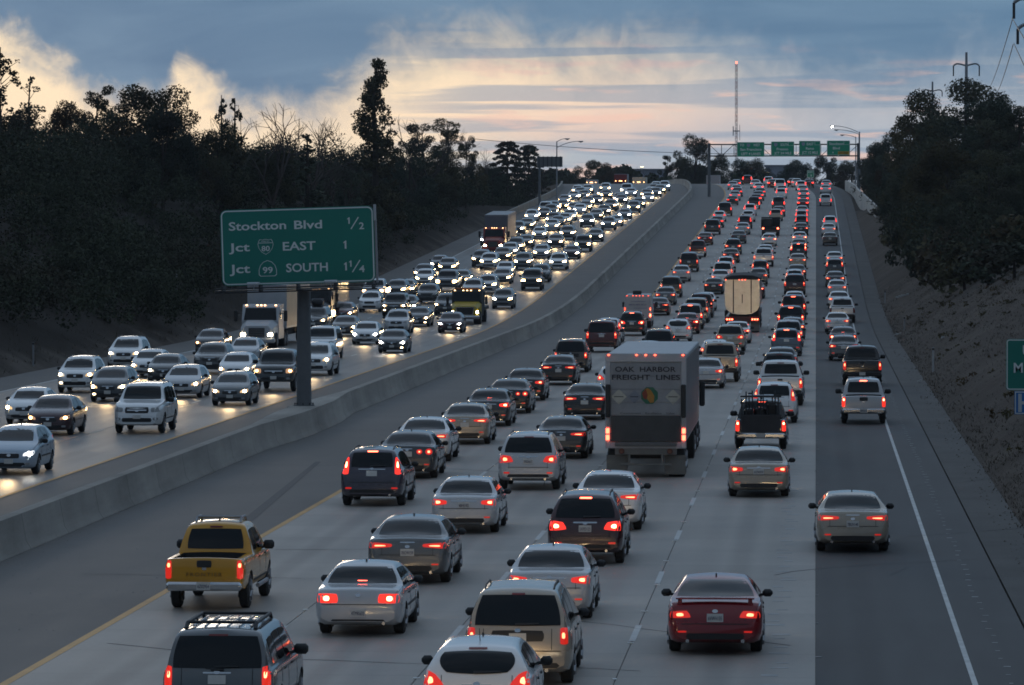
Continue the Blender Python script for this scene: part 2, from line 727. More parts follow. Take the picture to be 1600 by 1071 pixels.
def mirror_mesh(sgn, big=1.0):
    mb = MB()
    w, h = 0.20 * big, 0.15 * big
    mb.box(0.02 if sgn > 0 else -0.02 - w, 0.02 + w if sgn > 0 else -0.02, -0.06, 0.07, 0, h, 0.05)
    mb.tube((-0.06 * sgn, 0.03, 0.02), (0.06 * sgn, 0.0, 0.05), 0.03, 0.03, 6)
    return mb.mesh('door_mirror', M_TRIM, 50)


def text_mesh(s, height, width=None, mat=None, depth=0.004, align='CENTER', name='lettering', space=1.0, bold=0.0):
    """flat lettering in the x,z plane facing -y, baseline at z = 0"""
    cu = bpy.data.curves.new('t', 'FONT')
    cu.body = s
    cu.align_x = align
    cu.extrude = depth
    cu.space_character = space
    cu.offset = bold
    cu.resolution_u = 3
    o = bpy.data.objects.new('t', cu)
    COL.objects.link(o)
    dg = bpy.context.evaluated_depsgraph_get()
    dg.update()
    me = bpy.data.meshes.new_from_object(o.evaluated_get(dg))
    bpy.data.objects.remove(o)
    bpy.data.curves.remove(cu)
    k = height / 0.69
    co = np.empty(len(me.vertices) * 3)
    me.vertices.foreach_get('co', co)
    co = co.reshape(-1, 3)
    if len(co):
        kx = k
        if width:
            kx = width / max(1e-6, co[:, 0].max() - co[:, 0].min())
        me.transform(Matrix(((kx, 0, 0, 0), (0, 0, -1, 0), (0, k, 0, 0), (0, 0, 0, 1))))
    me.name = name
    me.materials.clear()
    if mat:
        me.materials.append(mat)
    return me


def plan_curve(W, L, rr=0.70, rf=0.60):
    h = W / 2
    return [(0, h * .80 if rr is None else h * rr / .89 * .89), (0.05, h * .90), (0.22, h * .975), (0.8, h), (L - 0.9, h), (L - 0.32, h * .93), (L - 0.08, h * .78), (L, h * rf)]


BOT = lambda L, z=0.2: [(0, z + .12), (0.2, z + .05), (0.8, z), (L - .8, z), (L - .2, z), (L, z + .05)]

SPEC = {}
SPEC['sedan'] = dict(L=4.6, W=1.79, wb=2.7, ro=0.98, rw=.32, wr=.615, plan=plan_curve(1.79, 4.6, .80),
    top=[(0, .60), (.03, .82), (.07, .98), (.14, 1.03), (.5, 1.06), (.74, 1.075), (1.3, 1.385), (1.6, 1.445), (2.1, 1.465), (2.65, 1.43), (2.95, 1.36), (3.62, 1.02), (3.85, .98), (4.3, .86), (4.5, .74), (4.57, .62), (4.6, .5)],
    belt=[(0, .58), (.08, .90), (.2, .99), (.9, 1.0), (2, .97), (3, .93), (3.6, .91), (4.25, .78), (4.5, .66), (4.6, .46)],
    rwin=[(-.735, 1.085), (.735, 1.085), (.575, 1.405), (-.575, 1.405)], wsh=[(-.68, 1.03), (.68, 1.03), (.56, 1.40), (-.56, 1.40)],
    side=[[(1.15, 1.02), (1.95, 1.0), (1.9, 1.36), (1.45, 1.36)], [(2.03, 1.0), (3.15, .97), (2.72, 1.33), (1.98, 1.36)]],
    tail=[[(.46, .82), (.86, .78), (.84, .97), (.46, .92)]], bulb=[[(.60, .83), (.79, .81), (.78, .94), (.60, .92)]], plate=(0, .80), chrome=rect(0, .91, .7, .035),
    chm=rect(0, 1.115, .22, .035), val=rect(0, .38, 1.1, .12), refl=rect(.62, .47, .16, .035), lid=rect(0, .705, 1.36, .016),
    head=[[(.46, .60), (.82, .64), (.82, .79), (.50, .71)]], grille=rect(0, .61, .7, .15), intake=rect(0, .33, 1.1, .14), fplate=(0, .44), fog=rect(.62, .36, .16, .08), chrome_f=rect(0, .70, .55, .03))
SPEC['sedan_sport'] = dict(SPEC['sedan'], L=4.72, W=1.83, plan=plan_curve(1.83, 4.72, .80),
    top=[(0, .60), (.03, .82), (.07, .98), (.13, 1.04), (.5, 1.065), (.7, 1.08), (1.35, 1.38), (1.65, 1.435), (2.2, 1.45), (2.75, 1.42), (3.05, 1.34), (3.65, 1.03), (3.95, 1.0), (4.4, .88), (4.62, .74), (4.69, .62), (4.72, .5)],
    belt=[(0, .58), (.08, .90), (.2, 1.0), (.9, 1.01), (2, .98), (3, .94), (3.7, .92), (4.35, .80), (4.62, .66), (4.72, .46)], wb=2.8,
    tail=[[(.34, .86), (.87, .82), (.86, .97), (.34, .93)]], bulb=[[(.42, .875), (.80, .86), (.80, .915), (.42, .905)]], plate=(0, .74), chrome=rect(0, .965, .34, .03), lid=rect(0, .68, 1.3, .016))
SPEC['sedan_old'] = dict(SPEC['sedan'], L=4.77, W=1.78, plan=plan_curve(1.78, 4.77, .84),
    top=[(0, .62), (.02, .80), (.05, .93), (.12, .98), (.5, 1.01), (.86, 1.03), (1.42, 1.34), (1.7, 1.39), (2.2, 1.41), (2.7, 1.37), (2.95, 1.31), (3.55, 1.0), (3.9, .95), (4.45, .83), (4.68, .70), (4.74, .6), (4.77, .5)],
    belt=[(0, .6), (.08, .86), (.2, .92), (.9, .94), (2, .92), (3, .9), (3.7, .87), (4.4, .76), (4.65, .64), (4.77, .46)], ro=1.05, wb=2.62, rw=.31, wr=.60,
    rwin=[(-.74, 1.04), (.74, 1.04), (.565, 1.35), (-.565, 1.35)], wsh=[(-.66, 1.0), (.66, 1.0), (.55, 1.34), (-.55, 1.34)],
    side=[[(1.2, .97), (1.98, .96), (1.95, 1.30), (1.5, 1.30)], [(2.06, .96), (3.1, .94), (2.72, 1.27), (2.03, 1.30)]],
    tail=[[(.40, .70), (.84, .70), (.83, .89), (.42, .89)]], bulb=[[(.55, .72), (.73, .72), (.73, .87), (.55, .87)]], plate=(0, .50), chrome=None, lid=rect(0, .67, 1.5, .014), chm=rect(0, 1.075, .2, .05), val=rect(0, .34, 1.1, .06), refl=None)
SPEC['sedan_round'] = dict(SPEC['sedan_sport'], tail=[[(.30, .80), (.48, .80), (.48, .95), (.30, .95)], [(.58, .78), (.80, .78), (.80, .97), (.58, .97)]], bulb=[[(.35, .84), (.43, .84), (.43, .91), (.35, .91)], [(.63, .82), (.75, .82), (.75, .93), (.63, .93)]], plate=(0, .80), round=True)
SPEC['coupe'] = dict(SPEC['sedan'], L=4.77, W=1.81, plan=plan_curve(1.81, 4.77, .82), wb=2.67, ro=1.08, spoiler=True,
    top=[(0, .60), (.03, .80), (.07, .97), (.14, 1.03), (.5, 1.07), (.72, 1.09), (1.55, 1.36), (1.85, 1.41), (2.3, 1.425), (2.7, 1.39), (3.0, 1.32), (3.7, 1.0), (3.95, .96), (4.45, .84), (4.66, .72), (4.74, .6), (4.77, .5)],
    belt=[(0, .58), (.08, .88), (.2, .96), (.9, .97), (2, .95), (3, .92), (3.7, .89), (4.4, .77), (4.66, .64), (4.77, .46)],
    rwin=[(-.76, 1.10), (.76, 1.10), (.565, 1.375), (-.565, 1.375)], side=[[(1.5, .99), (2.0, .98), (1.95, 1.33), (1.7, 1.32)], [(2.1, .98), (3.2, .95), (2.75, 1.28), (2.05, 1.33)]],
    tail=[[(.44, .74), (.86, .73), (.84, .86), (.52, .88)]], bulb=[[(.54, .76), (.76, .75), (.76, .84), (.58, .85)]], plate=(0, .74), chrome=None, lid=rect(0, .62, 1.3, .016))
SPEC['hatch'] = dict(SPEC['sedan'], L=4.35, W=1.80, wb=2.65, ro=.82, rw=.31, wr=.60, plan=plan_curve(1.80, 4.35, .80),
    top=[(0, .6), (.03, .8), (.07, .95), (.14, 1.08), (.42, 1.36), (.5, 1.42), (.7, 1.46), (1.5, 1.5), (2.2, 1.48), (2.65, 1.40), (3.4, 1.05), (3.9, .92), (4.18, .8), (4.31, .65), (4.35, .5)],
    belt=[(0, .58), (.08, .88), (.2, 1.0), (1, 1.01), (2, .97), (3.3, .94), (3.9, .83), (4.22, .66), (4.35, .46)],
    rwin=[(-.56, 1.06), (.56, 1.06), (.63, 1.40), (-.63, 1.40)], rwr=.55, wsh=[(-.68, 1.05), (.68, 1.05), (.56, 1.43), (-.56, 1.43)],
    side=[[(.75, 1.12), (1.2, 1.06), (1.2, 1.38), (.9, 1.36)], [(1.28, 1.04), (1.95, 1.02), (1.95, 1.40), (1.28, 1.39)], [(2.03, 1.02), (3.05, .98), (2.5, 1.36), (2.03, 1.40)]],
    tail=[[(.50, .88), (.86, .84), (.80, 1.12), (.66, 1.06)]], bulb=[[(.66, .90), (.80, .88), (.77, 1.06), (.68, 1.02)]], plate=(0, .78), chrome=rect(0, .88, .5, .03), chm=rect(0, 1.435, .3, .03), lid=rect(0, .66, 1.3, .016))
SPEC['crossover'] = dict(SPEC['sedan'], rwr=.16, L=4.55, W=1.84, wb=2.64, ro=.92, rw=.35, wr=.62, plan=plan_curve(1.84, 4.55, .84), rack=True, deck=.1,
    top=[(0, .62), (.03, .88), (.08, 1.04), (.2, 1.22), (.40, 1.54), (.5, 1.62), (.75, 1.66), (1.6, 1.68), (2.4, 1.65), (2.75, 1.56), (3.45, 1.15), (4.0, 1.05), (4.38, .92), (4.51, .72), (4.55, .55)],
    belt=[(0, .60), (.08, .95), (.2, 1.08), (1, 1.08), (2, 1.05), (3.4, 1.03), (4.0, .95), (4.4, .78), (4.55, .5)], bot=None,
    rwin=[(-.62, 1.16), (.62, 1.16), (.56, 1.58), (-.56, 1.58)], wsh=[(-.70, 1.16), (.70, 1.16), (.58, 1.60), (-.58, 1.60)],
    side=[[(.62, 1.2), (1.1, 1.13), (1.1, 1.52), (.78, 1.5)], [(1.18, 1.12), (1.98, 1.10), (1.98, 1.56), (1.18, 1.54)], [(2.06, 1.10), (3.1, 1.06), (2.6, 1.5), (2.06, 1.56)]],
    tail=[[(.66, .95), (.86, .95), (.78, 1.45), (.66, 1.45)]], bulb=[[(.70, 1.10), (.80, 1.10), (.75, 1.36), (.70, 1.36)]], plate=(0, .98), chrome=rect(0, 1.10, .8, .03), chm=rect(0, 1.605, .3, .035), lid=rect(0, .72, 1.3, .016), refl=rect(.66, .55, .18, .05), val=rect(0, .42, 1.3, .18),
    head=[[(.48, .78), (.84, .82), (.84, .98), (.54, .92)]], grille=rect(0, .80, .8, .18), intake=rect(0, .46, 1.1, .18), fplate=(0, .60), fog=rect(.66, .48, .16, .09), chrome_f=rect(0, .90, .6, .03))
SPEC['crossover']['bot'] = BOT(4.55, .26)
SPEC['crossover_b'] = dict(SPEC['crossover'], L=4.75, W=1.9, plan=plan_curve(1.9, 4.75, .84), wb=2.85, ro=.95, rw=.36, wr=.64,
    top=[(0, .62), (.03, .9), (.08, 1.08), (.2, 1.25), (.45, 1.58), (.55, 1.66), (.8, 1.70), (1.7, 1.73), (2.5, 1.70), (2.85, 1.60), (3.6, 1.18), (4.15, 1.08), (4.55, .94), (4.7, .74), (4.75, .55)],
    belt=[(0, .60), (.08, .98), (.2, 1.10), (1, 1.11), (2, 1.08), (3.5, 1.06), (4.2, .97), (4.6, .78), (4.75, .5)], bot=BOT(4.75, .27),
    rwin=[(-.76, 1.16), (.76, 1.16), (.62, 1.62), (-.62, 1.62)], tail=[[(.44, .88), (.89, .84), (.86, 1.10), (.54, 1.06)]], bulb=[[(.60, .90), (.81, .88), (.80, 1.05), (.62, 1.02)]], plate=(0, .90), chrome=rect(0, 1.05, .6, .04), chm=rect(0, 1.63, .3, .035))
SPEC['suv'] = dict(SPEC['crossover'], L=5.1, W=1.98, wb=2.95, ro=1.1, rw=.39, wr=.72, plan=plan_curve(1.98, 5.1, .88, .78), bot=BOT(5.1, .32),
    top=[(0, .66), (.02, 1.0), (.05, 1.16), (.16, 1.5), (.27, 1.78), (.36, 1.86), (.7, 1.89), (2, 1.9), (2.8, 1.88), (3.08, 1.8), (3.7, 1.28), (4.2, 1.22), (4.8, 1.12), (5.03, .96), (5.1, .66)],
    belt=[(0, .64), (.06, 1.1), (.2, 1.18), (1, 1.2), (2, 1.18), (3.6, 1.16), (4.2, 1.12), (4.8, 1.02), (5.0, .86), (5.1, .6)],
    rwin=[(-.80, 1.22), (.80, 1.22), (.70, 1.79), (-.70, 1.79)], wsh=[(-.78, 1.30), (.78, 1.30), (.68, 1.80), (-.68, 1.80)],
    side=[[(.55, 1.26), (1.25, 1.25), (1.25, 1.72), (.62, 1.70)], [(1.33, 1.25), (2.15, 1.24), (2.15, 1.75), (1.33, 1.74)], [(2.23, 1.24), (3.35, 1.21), (2.95, 1.70), (2.23, 1.75)]],
    tail=[[(.78, .86), (.93, .86), (.92, 1.26), (.78, 1.26)]], bulb=[[(.80, 1.02), (.88, 1.02), (.88, 1.20), (.80, 1.20)]], plate=(0, 1.02), chrome=rect(0, 1.14, .5, .03), chm=rect(0, 1.80, .34, .035), lid=rect(0, .74, 1.6, .02), refl=None, val=rect(0, .52, 1.6, .2),
    head=[[(.56, .84), (.92, .86), (.92, 1.02), (.56, 1.02)]], grille=rect(0, .92, .95, .24), intake=rect(0, .54, 1.2, .16), fplate=(0, .66), fog=rect(.74, .58, .2, .1), chrome_f=rect(0, .92, .8, .05))
SPEC['minivan'] = dict(SPEC['suv'], L=5.0, W=1.96, wb=3.0, ro=1.0, rw=.33, wr=.68, plan=plan_curve(1.96, 5.0, .86), bot=BOT(5.0, .22),
    top=[(0, .60), (.03, .95), (.07, 1.06), (.22, 1.38), (.38, 1.64), (.48, 1.71), (1, 1.75), (2.3, 1.75), (2.9, 1.68), (3.9, 1.12), (4.5, .96), (4.85, .8), (4.97, .62), (5, .5)],
    belt=[(0, .58), (.06, 1.0), (.2, 1.06), (1, 1.07), (2, 1.05), (3.8, 1.0), (4.5, .88), (4.85, .7), (5.0, .46)],
    rwin=[(-.80, 1.11), (.80, 1.11), (.67, 1.65), (-.67, 1.65)], wsh=[(-.76, 1.12), (.76, 1.12), (.62, 1.68), (-.62, 1.68)],
    side=[[(.55, 1.14), (1.35, 1.12), (1.35, 1.58), (.68, 1.55)], [(1.43, 1.12), (2.4, 1.1), (2.4, 1.62), (1.43, 1.6)], [(2.48, 1.1), (3.5, 1.06), (2.95, 1.55), (2.48, 1.62)]],
    tail=[[(.76, .78), (.91, .78), (.89, 1.08), (.76, 1.08)]], bulb=[[(.78, .86), (.87, .86), (.86, 1.02), (.78, 1.02)]], plate=(0, .90), platebox=rect(0, .93, .95, .2), chrome=None, chm=rect(0, 1.665, .24, .04), lid=rect(0, .66, 1.6, .018), val=rect(0, .40, 1.5, .1),
    head=[[(.5, .66), (.88, .70), (.88, .86), (.54, .80)]], grille=rect(0, .70, .8, .16), intake=rect(0, .38, 1.1, .14), fplate=(0, .50), fog=rect(.7, .4, .16, .08), chrome_f=rect(0, .78, .5, .03))
SPEC['pickup'] = dict(SPEC['suv'], L=5.2, W=1.86, wb=3.2, ro=1.15, rw=.38, wr=.66, plan=[(0, .86), (.05, .905), (.3, .92), (4.3, .93), (4.88, .87), (5.12, .76), (5.2, .66)], bot=BOT(5.2, .40), bed=(.12, 1.72, .74, .72), rack=False,
    top=[(0, .80), (.01, 1.05), (.03, 1.13), (.10, 1.14), (1.72, 1.14), (1.77, 1.15), (1.85, 1.44), (1.96, 1.70), (2.06, 1.75), (2.6, 1.78), (3.15, 1.75), (3.38, 1.67), (3.95, 1.2), (4.3, 1.15), (4.95, 1.05), (5.14, .9), (5.2, .62)],
    belt=[(0, .78), (.04, 1.09), (.2, 1.11), (1.7, 1.11), (2, 1.13), (3.9, 1.1), (4.3, 1.06), (4.95, .96), (5.12, .82), (5.2, .58)],
    rwin=[(-.68, 1.22), (.68, 1.22), (.60, 1.65), (-.60, 1.65)], wsh=[(-.72, 1.22), (.72, 1.22), (.62, 1.68), (-.62, 1.68)],
    side=[[(2.05, 1.18), (2.6, 1.18), (2.6, 1.63), (2.12, 1.61)], [(2.68, 1.18), (3.6, 1.15), (3.2, 1.6), (2.68, 1.64)]],
    tail=[[(.755, .70), (.90, .70), (.90, 1.10), (.755, 1.10)]], bulb=[[(.77, .92), (.87, .92), (.87, 1.06), (.77, 1.06)]], plate=(0, .56), chrome=None, chm=rect(0, 1.69, .3, .035), lid=None, val=None, tailgate=[(-.72, .68), (.72, .68), (.72, 1.09), (-.72, 1.09)], rbumper=(.45, .64), handle=rect(0, 1.02, .34, .15),
    head=[[(.52, .76), (.87, .78), (.87, .98), (.54, .96)]], grille=rect(0, .86, .8, .22), intake=rect(0, .56, 1.0, .12), fplate=(0, .62), fog=rect(.64, .56, .16, .08), chrome_f=rect(0, .86, .7, .05))
SPEC['pickup_big'] = dict(SPEC['pickup'], L=5.8, W=2.02, wb=3.65, ro=1.2, rw=.41, wr=.72, plan=[(0, .94), (.05, .985), (.3, 1.0), (4.9, 1.01), (5.45, .96), (5.72, .86), (5.8, .76)], bot=BOT(5.8, .46), bed=(.12, 1.86, .82, .82),
    top=[(0, .88), (.01, 1.18), (.03, 1.27), (.10, 1.28), (1.88, 1.28), (1.93, 1.29), (2.01, 1.58), (2.12, 1.85), (2.22, 1.90), (2.8, 1.93), (3.5, 1.90), (3.75, 1.82), (4.35, 1.34), (4.8, 1.30), (5.5, 1.2), (5.74, 1.04), (5.8, .7)],
    belt=[(0, .86), (.04, 1.22), (.2, 1.25), (1.9, 1.25), (2.2, 1.27), (4.3, 1.24), (4.8, 1.2), (5.5, 1.1), (5.72, .94), (5.8, .66)],
    rwin=[(-.74, 1.36), (.74, 1.36), (.66, 1.79), (-.66, 1.79)], wsh=[(-.80, 1.36), (.80, 1.36), (.68, 1.82), (-.68, 1.82)],
    side=[[(2.2, 1.32), (2.85, 1.32), (2.85, 1.78), (2.28, 1.76)], [(2.93, 1.32), (4.0, 1.29), (3.55, 1.75), (2.93, 1.79)]],
    tail=[[(.83, .80), (.98, .80), (.98, 1.22), (.83, 1.22)]], bulb=[[(.85, .95), (.95, .95), (.95, 1.16), (.85, 1.16)]], plate=(0, .62), chm=rect(0, 1.83, .3, .035), tailgate=[(-.79, .78), (.79, .78), (.79, 1.22), (-.79, 1.22)], rbumper=(.50, .72), handle=rect(0, 1.16, .22, .08),
    head=[[(.60, .86), (.95, .88), (.95, 1.1), (.60, 1.08)]], grille=rect(0, .97, 1.0, .28), intake=rect(0, .62, 1.1, .12), fplate=(0, .66), fog=rect(.72, .62, .18, .1), chrome_f=rect(0, .97, .9, .05))
for k in ('sedan', 'sedan_sport', 'sedan_old', 'sedan_round', 'coupe', 'hatch'):
    SPEC[k]['bot'] = BOT(SPEC[k]['L'], .2)

PROTO = {}


def proto(kind):
    """meshes of one kind of vehicle: list of (name, mesh, parent name or index, location, role, level of detail)"""
    if kind in PROTO:
        return PROTO[kind]
    sp = SPEC[kind]
    L, W, rw, ro, wb = sp['L'], sp['W'], sp['rw'], sp['ro'], sp['wb']
    me = loft_body(sp)
    cut = MB()
    for y in (ro, ro + wb):
        for sgn in (-1, 1):
            c = MB()
            c.lathe([(sgn * (W / 2 - .27), rw + .055), (sgn * (W / 2 + .3), rw + .055)], 22)
            cut.add([(x, yy + y, z + rw) for x, yy, z in c.v], c.f)
    if 'bed' in sp:
        y0, y1, hw, z0 = sp['bed']
        cut.box(-hw, hw, y0, y1, z0, 2.4)
    me = boolean_cut(me, cut)
    me.name = kind + '_body'
    me.shade_smooth()
    me.set_sharp_from_angle(angle=R(33))
    P = Patcher(me)
    parts = [('body', me, None, None, 'paint', 0)]
    def add(name, m, role, lod, parent=None, loc=None):
        parts.append((name, m, parent, loc, role, lod))
        return len(parts) - 1
    add('rear_window', P.patch('rear', sp['rwin'], M_GLASS, n=(10, 7), rnd=sp.get('rwr', .16), off=.012), 'glass', 0)
    add('windshield', P.patch('front', sp['wsh'], M_GLASS, n=(8, 6), rnd=.12), 'glass', 0)
    for q in sp['side']:
        add('side_window', P.patch('right', q, M_GLASS, n=(5, 4), rnd=.15), 'glass', 1)
        add('side_window', P.patch('left', q, M_GLASS, n=(5, 4), rnd=.15), 'glass', 1)
    tyre, rim = wheel_meshes(rw, .22)
    for y in (ro, ro + wb):
        for sgn in (-1, 1):
            i = add('wheel', tyre, 'tyre', 0, None, (sgn * (W / 2 - .135), y, rw))
            add('rim', rim, 'rim', 2, i)
    rnd = 0.95 if sp.get('round') else 0.35
    for q, b in zip(sp['tail'], sp['bulb']):
        for qq, bb in ((q, b), (mirq(q), mirq(b))):
            i = add('tail_light', P.patch('rear', qq, M_TAIL, n=(5, 4), off=.012, rnd=rnd), 'tail', 0)
            bc = [sum(p[0] for p in bb) / 4, sum(p[1] for p in bb) / 4]
            bb = [(bc[0] + (p[0] - bc[0]) * .66, bc[1] + (p[1] - bc[1]) * .66) for p in bb]
            add('bulb', P.patch('rear', bb, M_BULB, n=(4, 3), off=.02, rnd=.7), 'bulb', 0, i)
    add('high_brake_light', P.patch('rear', sp['chm'], M_TAIL, n=(4, 2), off=.014), 'chm', 1)
    px, pz = sp['plate']
    if sp.get('platebox'):
        add('plate_recess', P.patch('rear', sp['platebox'], M_TRIM, n=(6, 3), off=.006), 'trim', 2)
    add('licence_plate', P.patch('rear', rect(px, pz, .31, .16), M_PLATE, n=(3, 2), off=.018, rnd=.05), 'plate', 1)
    if sp.get('rbumper'):
        z0, z1 = sp['rbumper']
        b = MB()
        b.box(-W / 2 * .93, W / 2 * .93, -.14, .06, z0, z1, .05)
        add('rear_bumper', b.mesh('rear_bumper', M_CHROME if kind == 'pickup' else M_TRIM, 40), 'bump', 0)
        b2 = MB()
        b2.box(-.155, .155, -.155, -.13, pz - .08, pz + .08)
        parts.pop(-2)
        add('licence_plate', b2.mesh('licence_plate', M_PLATE), 'plate', 1)
        add('tailgate', P.patch('rear', sp['tailgate'], M_PAINT, n=(10, 5), off=.015, rnd=.06), 'paint', 1)
        add('tailgate_handle', P.patch('rear', sp['handle'], M_TRIM, n=(4, 3), off=.03), 'trim', 1)
    for key, nm, mat, lod in (('chrome', 'trunk_trim', M_CHROME, 2), ('val', 'rear_valance', M_TRIM, 1), ('lid', 'bumper_seam', M_TRIM, 2)):
        if sp.get(key):
            add(nm, P.patch('rear', sp[key], mat, n=(8, 2), off=.007), 'trim', lod)
    if sp.get('refl'):
        for qq in (sp['refl'], mirq(sp['refl'])):
            add('reflector', P.patch('rear', qq, M_TAIL, n=(3, 2), off=.01), 'refl', 2)
    bz = pz + (.13 if pz > .7 else .36)
    add('badge', P.patch('rear', rect(0, bz, .11, .07), M_CHROME, n=(3, 3), off=.02, rnd=.9), 'trim', 2)
    add('badge', P.patch('front', rect(0, sp['grille'][0][1] + .1, .14, .09), M_CHROME, n=(3, 3), off=.03, rnd=.9), 'trim', 2)
    for sgn in ((-1, 1) if kind in ('sedan_sport', 'coupe', 'crossover_b') else (1,)):
        m = MB()
        m.lathe([(-.03, .035), (.25, .035)], 10, 'y')
        add('exhaust_tip', m.mesh('exhaust_tip', M_CHROME, 40), 'trim', 2, None, (sgn * .52, .02, sp['bot'][0][1] - .03))
    for q in sp['head']:
        for qq in (q, mirq(q)):
            i = add('headlight', P.patch('front', qq, M_HEAD, n=(5, 4), off=.012, rnd=.4), 'head', 0)
            hc = [sum(p[0] for p in qq) / 4, sum(p[1] for p in qq) / 4]
            add('bulb', P.patch('front', rect(hc[0] * 1.05, hc[1], .15, .12), M_HEAD, n=(4, 4), off=.022, rnd=.95), 'hbulb', 0, i)
    add('grille', P.patch('front', sp['grille'], M_TRIM, n=(7, 3), off=.009), 'trim', 1)
    add('lower_intake', P.patch('front', sp['intake'], M_TRIM, n=(8, 2), off=.008), 'trim', 1)
    add('grille_bar', P.patch('front', sp['chrome_f'], M_CHROME, n=(6, 2), off=.022), 'trim', 2)
    add('licence_plate', P.patch('front', rect(sp['fplate'][0], sp['fplate'][1], .30, .15), M_PLATE, n=(3, 2), off=.03, rnd=.05), 'plate', 2)
    for qq in (sp['fog'], mirq(sp['fog'])):
        add('fog_light', P.patch('front', qq, M_HEAD, n=(3, 3), off=.012, rnd=.6), 'fog', 2)
    bel = curve(sp['belt'], [L - 1.45])[0]
    my = max(p[0] for p in sp['side'][-1]) - .22
    bel = curve(sp['belt'], [my])[0]
    big = 1.3 if 'pickup' in kind or kind == 'suv' else 1.0
    for sgn in (-1, 1):
        add('door_mirror', mirror_mesh(sgn, big), 'trim', 1, None, (sgn * W / 2 * .95, my, bel + .0))
    for yy in (1.75, 2.75):
        if 'pickup' in kind:
            yy += 0.9
        for view in ('left', 'right'):
            add('door_handle', P.patch(view, rect(yy, bel - .1, .2, .035), M_TRIM, n=(2, 2), off=.018), 'trim', 3)
    if 'pickup' not in kind:
        zt = sp['tail'][0][3][1]
        for sgn in (-1, 1):
            add('panel_gap', P.patch('rear', rect(sgn * .56 * W / 1.8, (zt + .7) / 2 - .02, .012, max(.12, zt - .70)), M_TRIM, n=(1, 6), off=.004, rnd=0), 'trim', 2)
        if 'rwr' in sp:
            add('rear_wiper', P.patch('rear', [(-.05, sp['rwin'][0][1] + .01), (.38, sp['rwin'][0][1] + .03), (.38, sp['rwin'][0][1] + .05), (-.05, sp['rwin'][0][1] + .045)], M_TRIM, n=(4, 1), off=.04, rnd=0), 'trim', 1)
    for yy in [max(p[0] for p in q) + .04 for q in sp['side']]:
        for view in ('left', 'right'):
            add('panel_gap', P.patch(view, rect(yy, (bel + .36) / 2 + .02, .014, bel - .44), M_TRIM, n=(1, 5), off=.004, rnd=0), 'trim', 2)
    for view in ('left', 'right'):
        add('side_moulding', P.patch(view, rect(ro + wb / 2, .56, wb - 2 * rw - .2, .05), M_TRIM, n=(6, 1), off=.012, rnd=.2), 'trim', 2)
    H = max(p[1] for p in sp['top'])
    if sp.get('rack'):
        for sgn in (-1, 1):
            m = MB()
            pts = []
            y0, y1 = .75, 2.35
            for i in range(7):
                y = y0 + (y1 - y0) * i / 6
                h = P.hit('top', sgn * (sp['wr'] - .06), y)
                pts.append(Vector((h.x, y, h.z + (.05 if 0 < i < 6 else .0))))
            m.path(pts, .018, 6)
            add('roof_rail', m.mesh('roof_rail', M_TRIM, 50), 'trim', 1)
    else:
        h = P.hit('top', 0, min(1.75, L * .4) if 'pickup' not in kind else 2.4)
        m = MB()
        m.prism_x([(0, 0), (.14, 0), (.10, .02), (.02, .05)], -.015, .015)
        add('roof_antenna', m.mesh('roof_antenna', M_TRIM), 'trim', 2, None, (0, h.y, h.z))
    if sp.get('spoiler'):
        m = MB()
        m.box(-.74, .74, .05, .2, 1.095, 1.125, .012)
        for sgn in (-1, 1):
            m.box(sgn * .66 - .04, sgn * .66 + .04, .1, .2, .98, 1.11)
        add('spoiler', m.mesh('spoiler', M_PAINT, 40), 'paint', 1)
    PROTO[kind] = parts
    return parts


COLORS = {'w': ((.80, .80, .80), 'white'), 's': ((.52, .525, .54), 'silver'), 'g': ((.13, .135, .14), 'grey'), 'd': ((.05, .052, .056), 'dark grey'), 'k': ((.013, .013, .015), 'black'),
          'r': ((.10, .012, .012), 'dark red'), 'm': ((.045, .009, .013), 'maroon'), 't': ((.40, .34, .27), 'champagne'), 'b': ((.03, .05, .10), 'dark blue'), 'o': ((.075, .058, .045), 'brown'),
          'y': ((.62, .29, .012), 'yellow'), 'a': ((.24, .006, .012), 'red'), 'p': ((.055, .045, .065), 'dark plum'), 'l': ((.42, .49, .57), 'pale blue'), 'c': ((.10, .12, .15), 'slate blue')}
BEAM = bpy.data.lights.new('headlight_beam', 'SPOT')
BEAM.energy = 240
BEAM.color = (1.0, 0.68, 0.34)
BEAM.spot_size = R(40)
BEAM.spot_blend = 1.0
BEAM.shadow_soft_size = 0.25
BEAM_FAR = BEAM.copy()
BEAM_FAR.energy = 95


def add_beam(root, y, z, data, tilt=1.5):
    o = bpy.data.objects.new('headlight_beam', data)
    COL.objects.link(o)
    o.parent = root
    o.location = (0, y, z)
    o.rotation_euler = (R(90 + tilt), 0, 0)
    return o


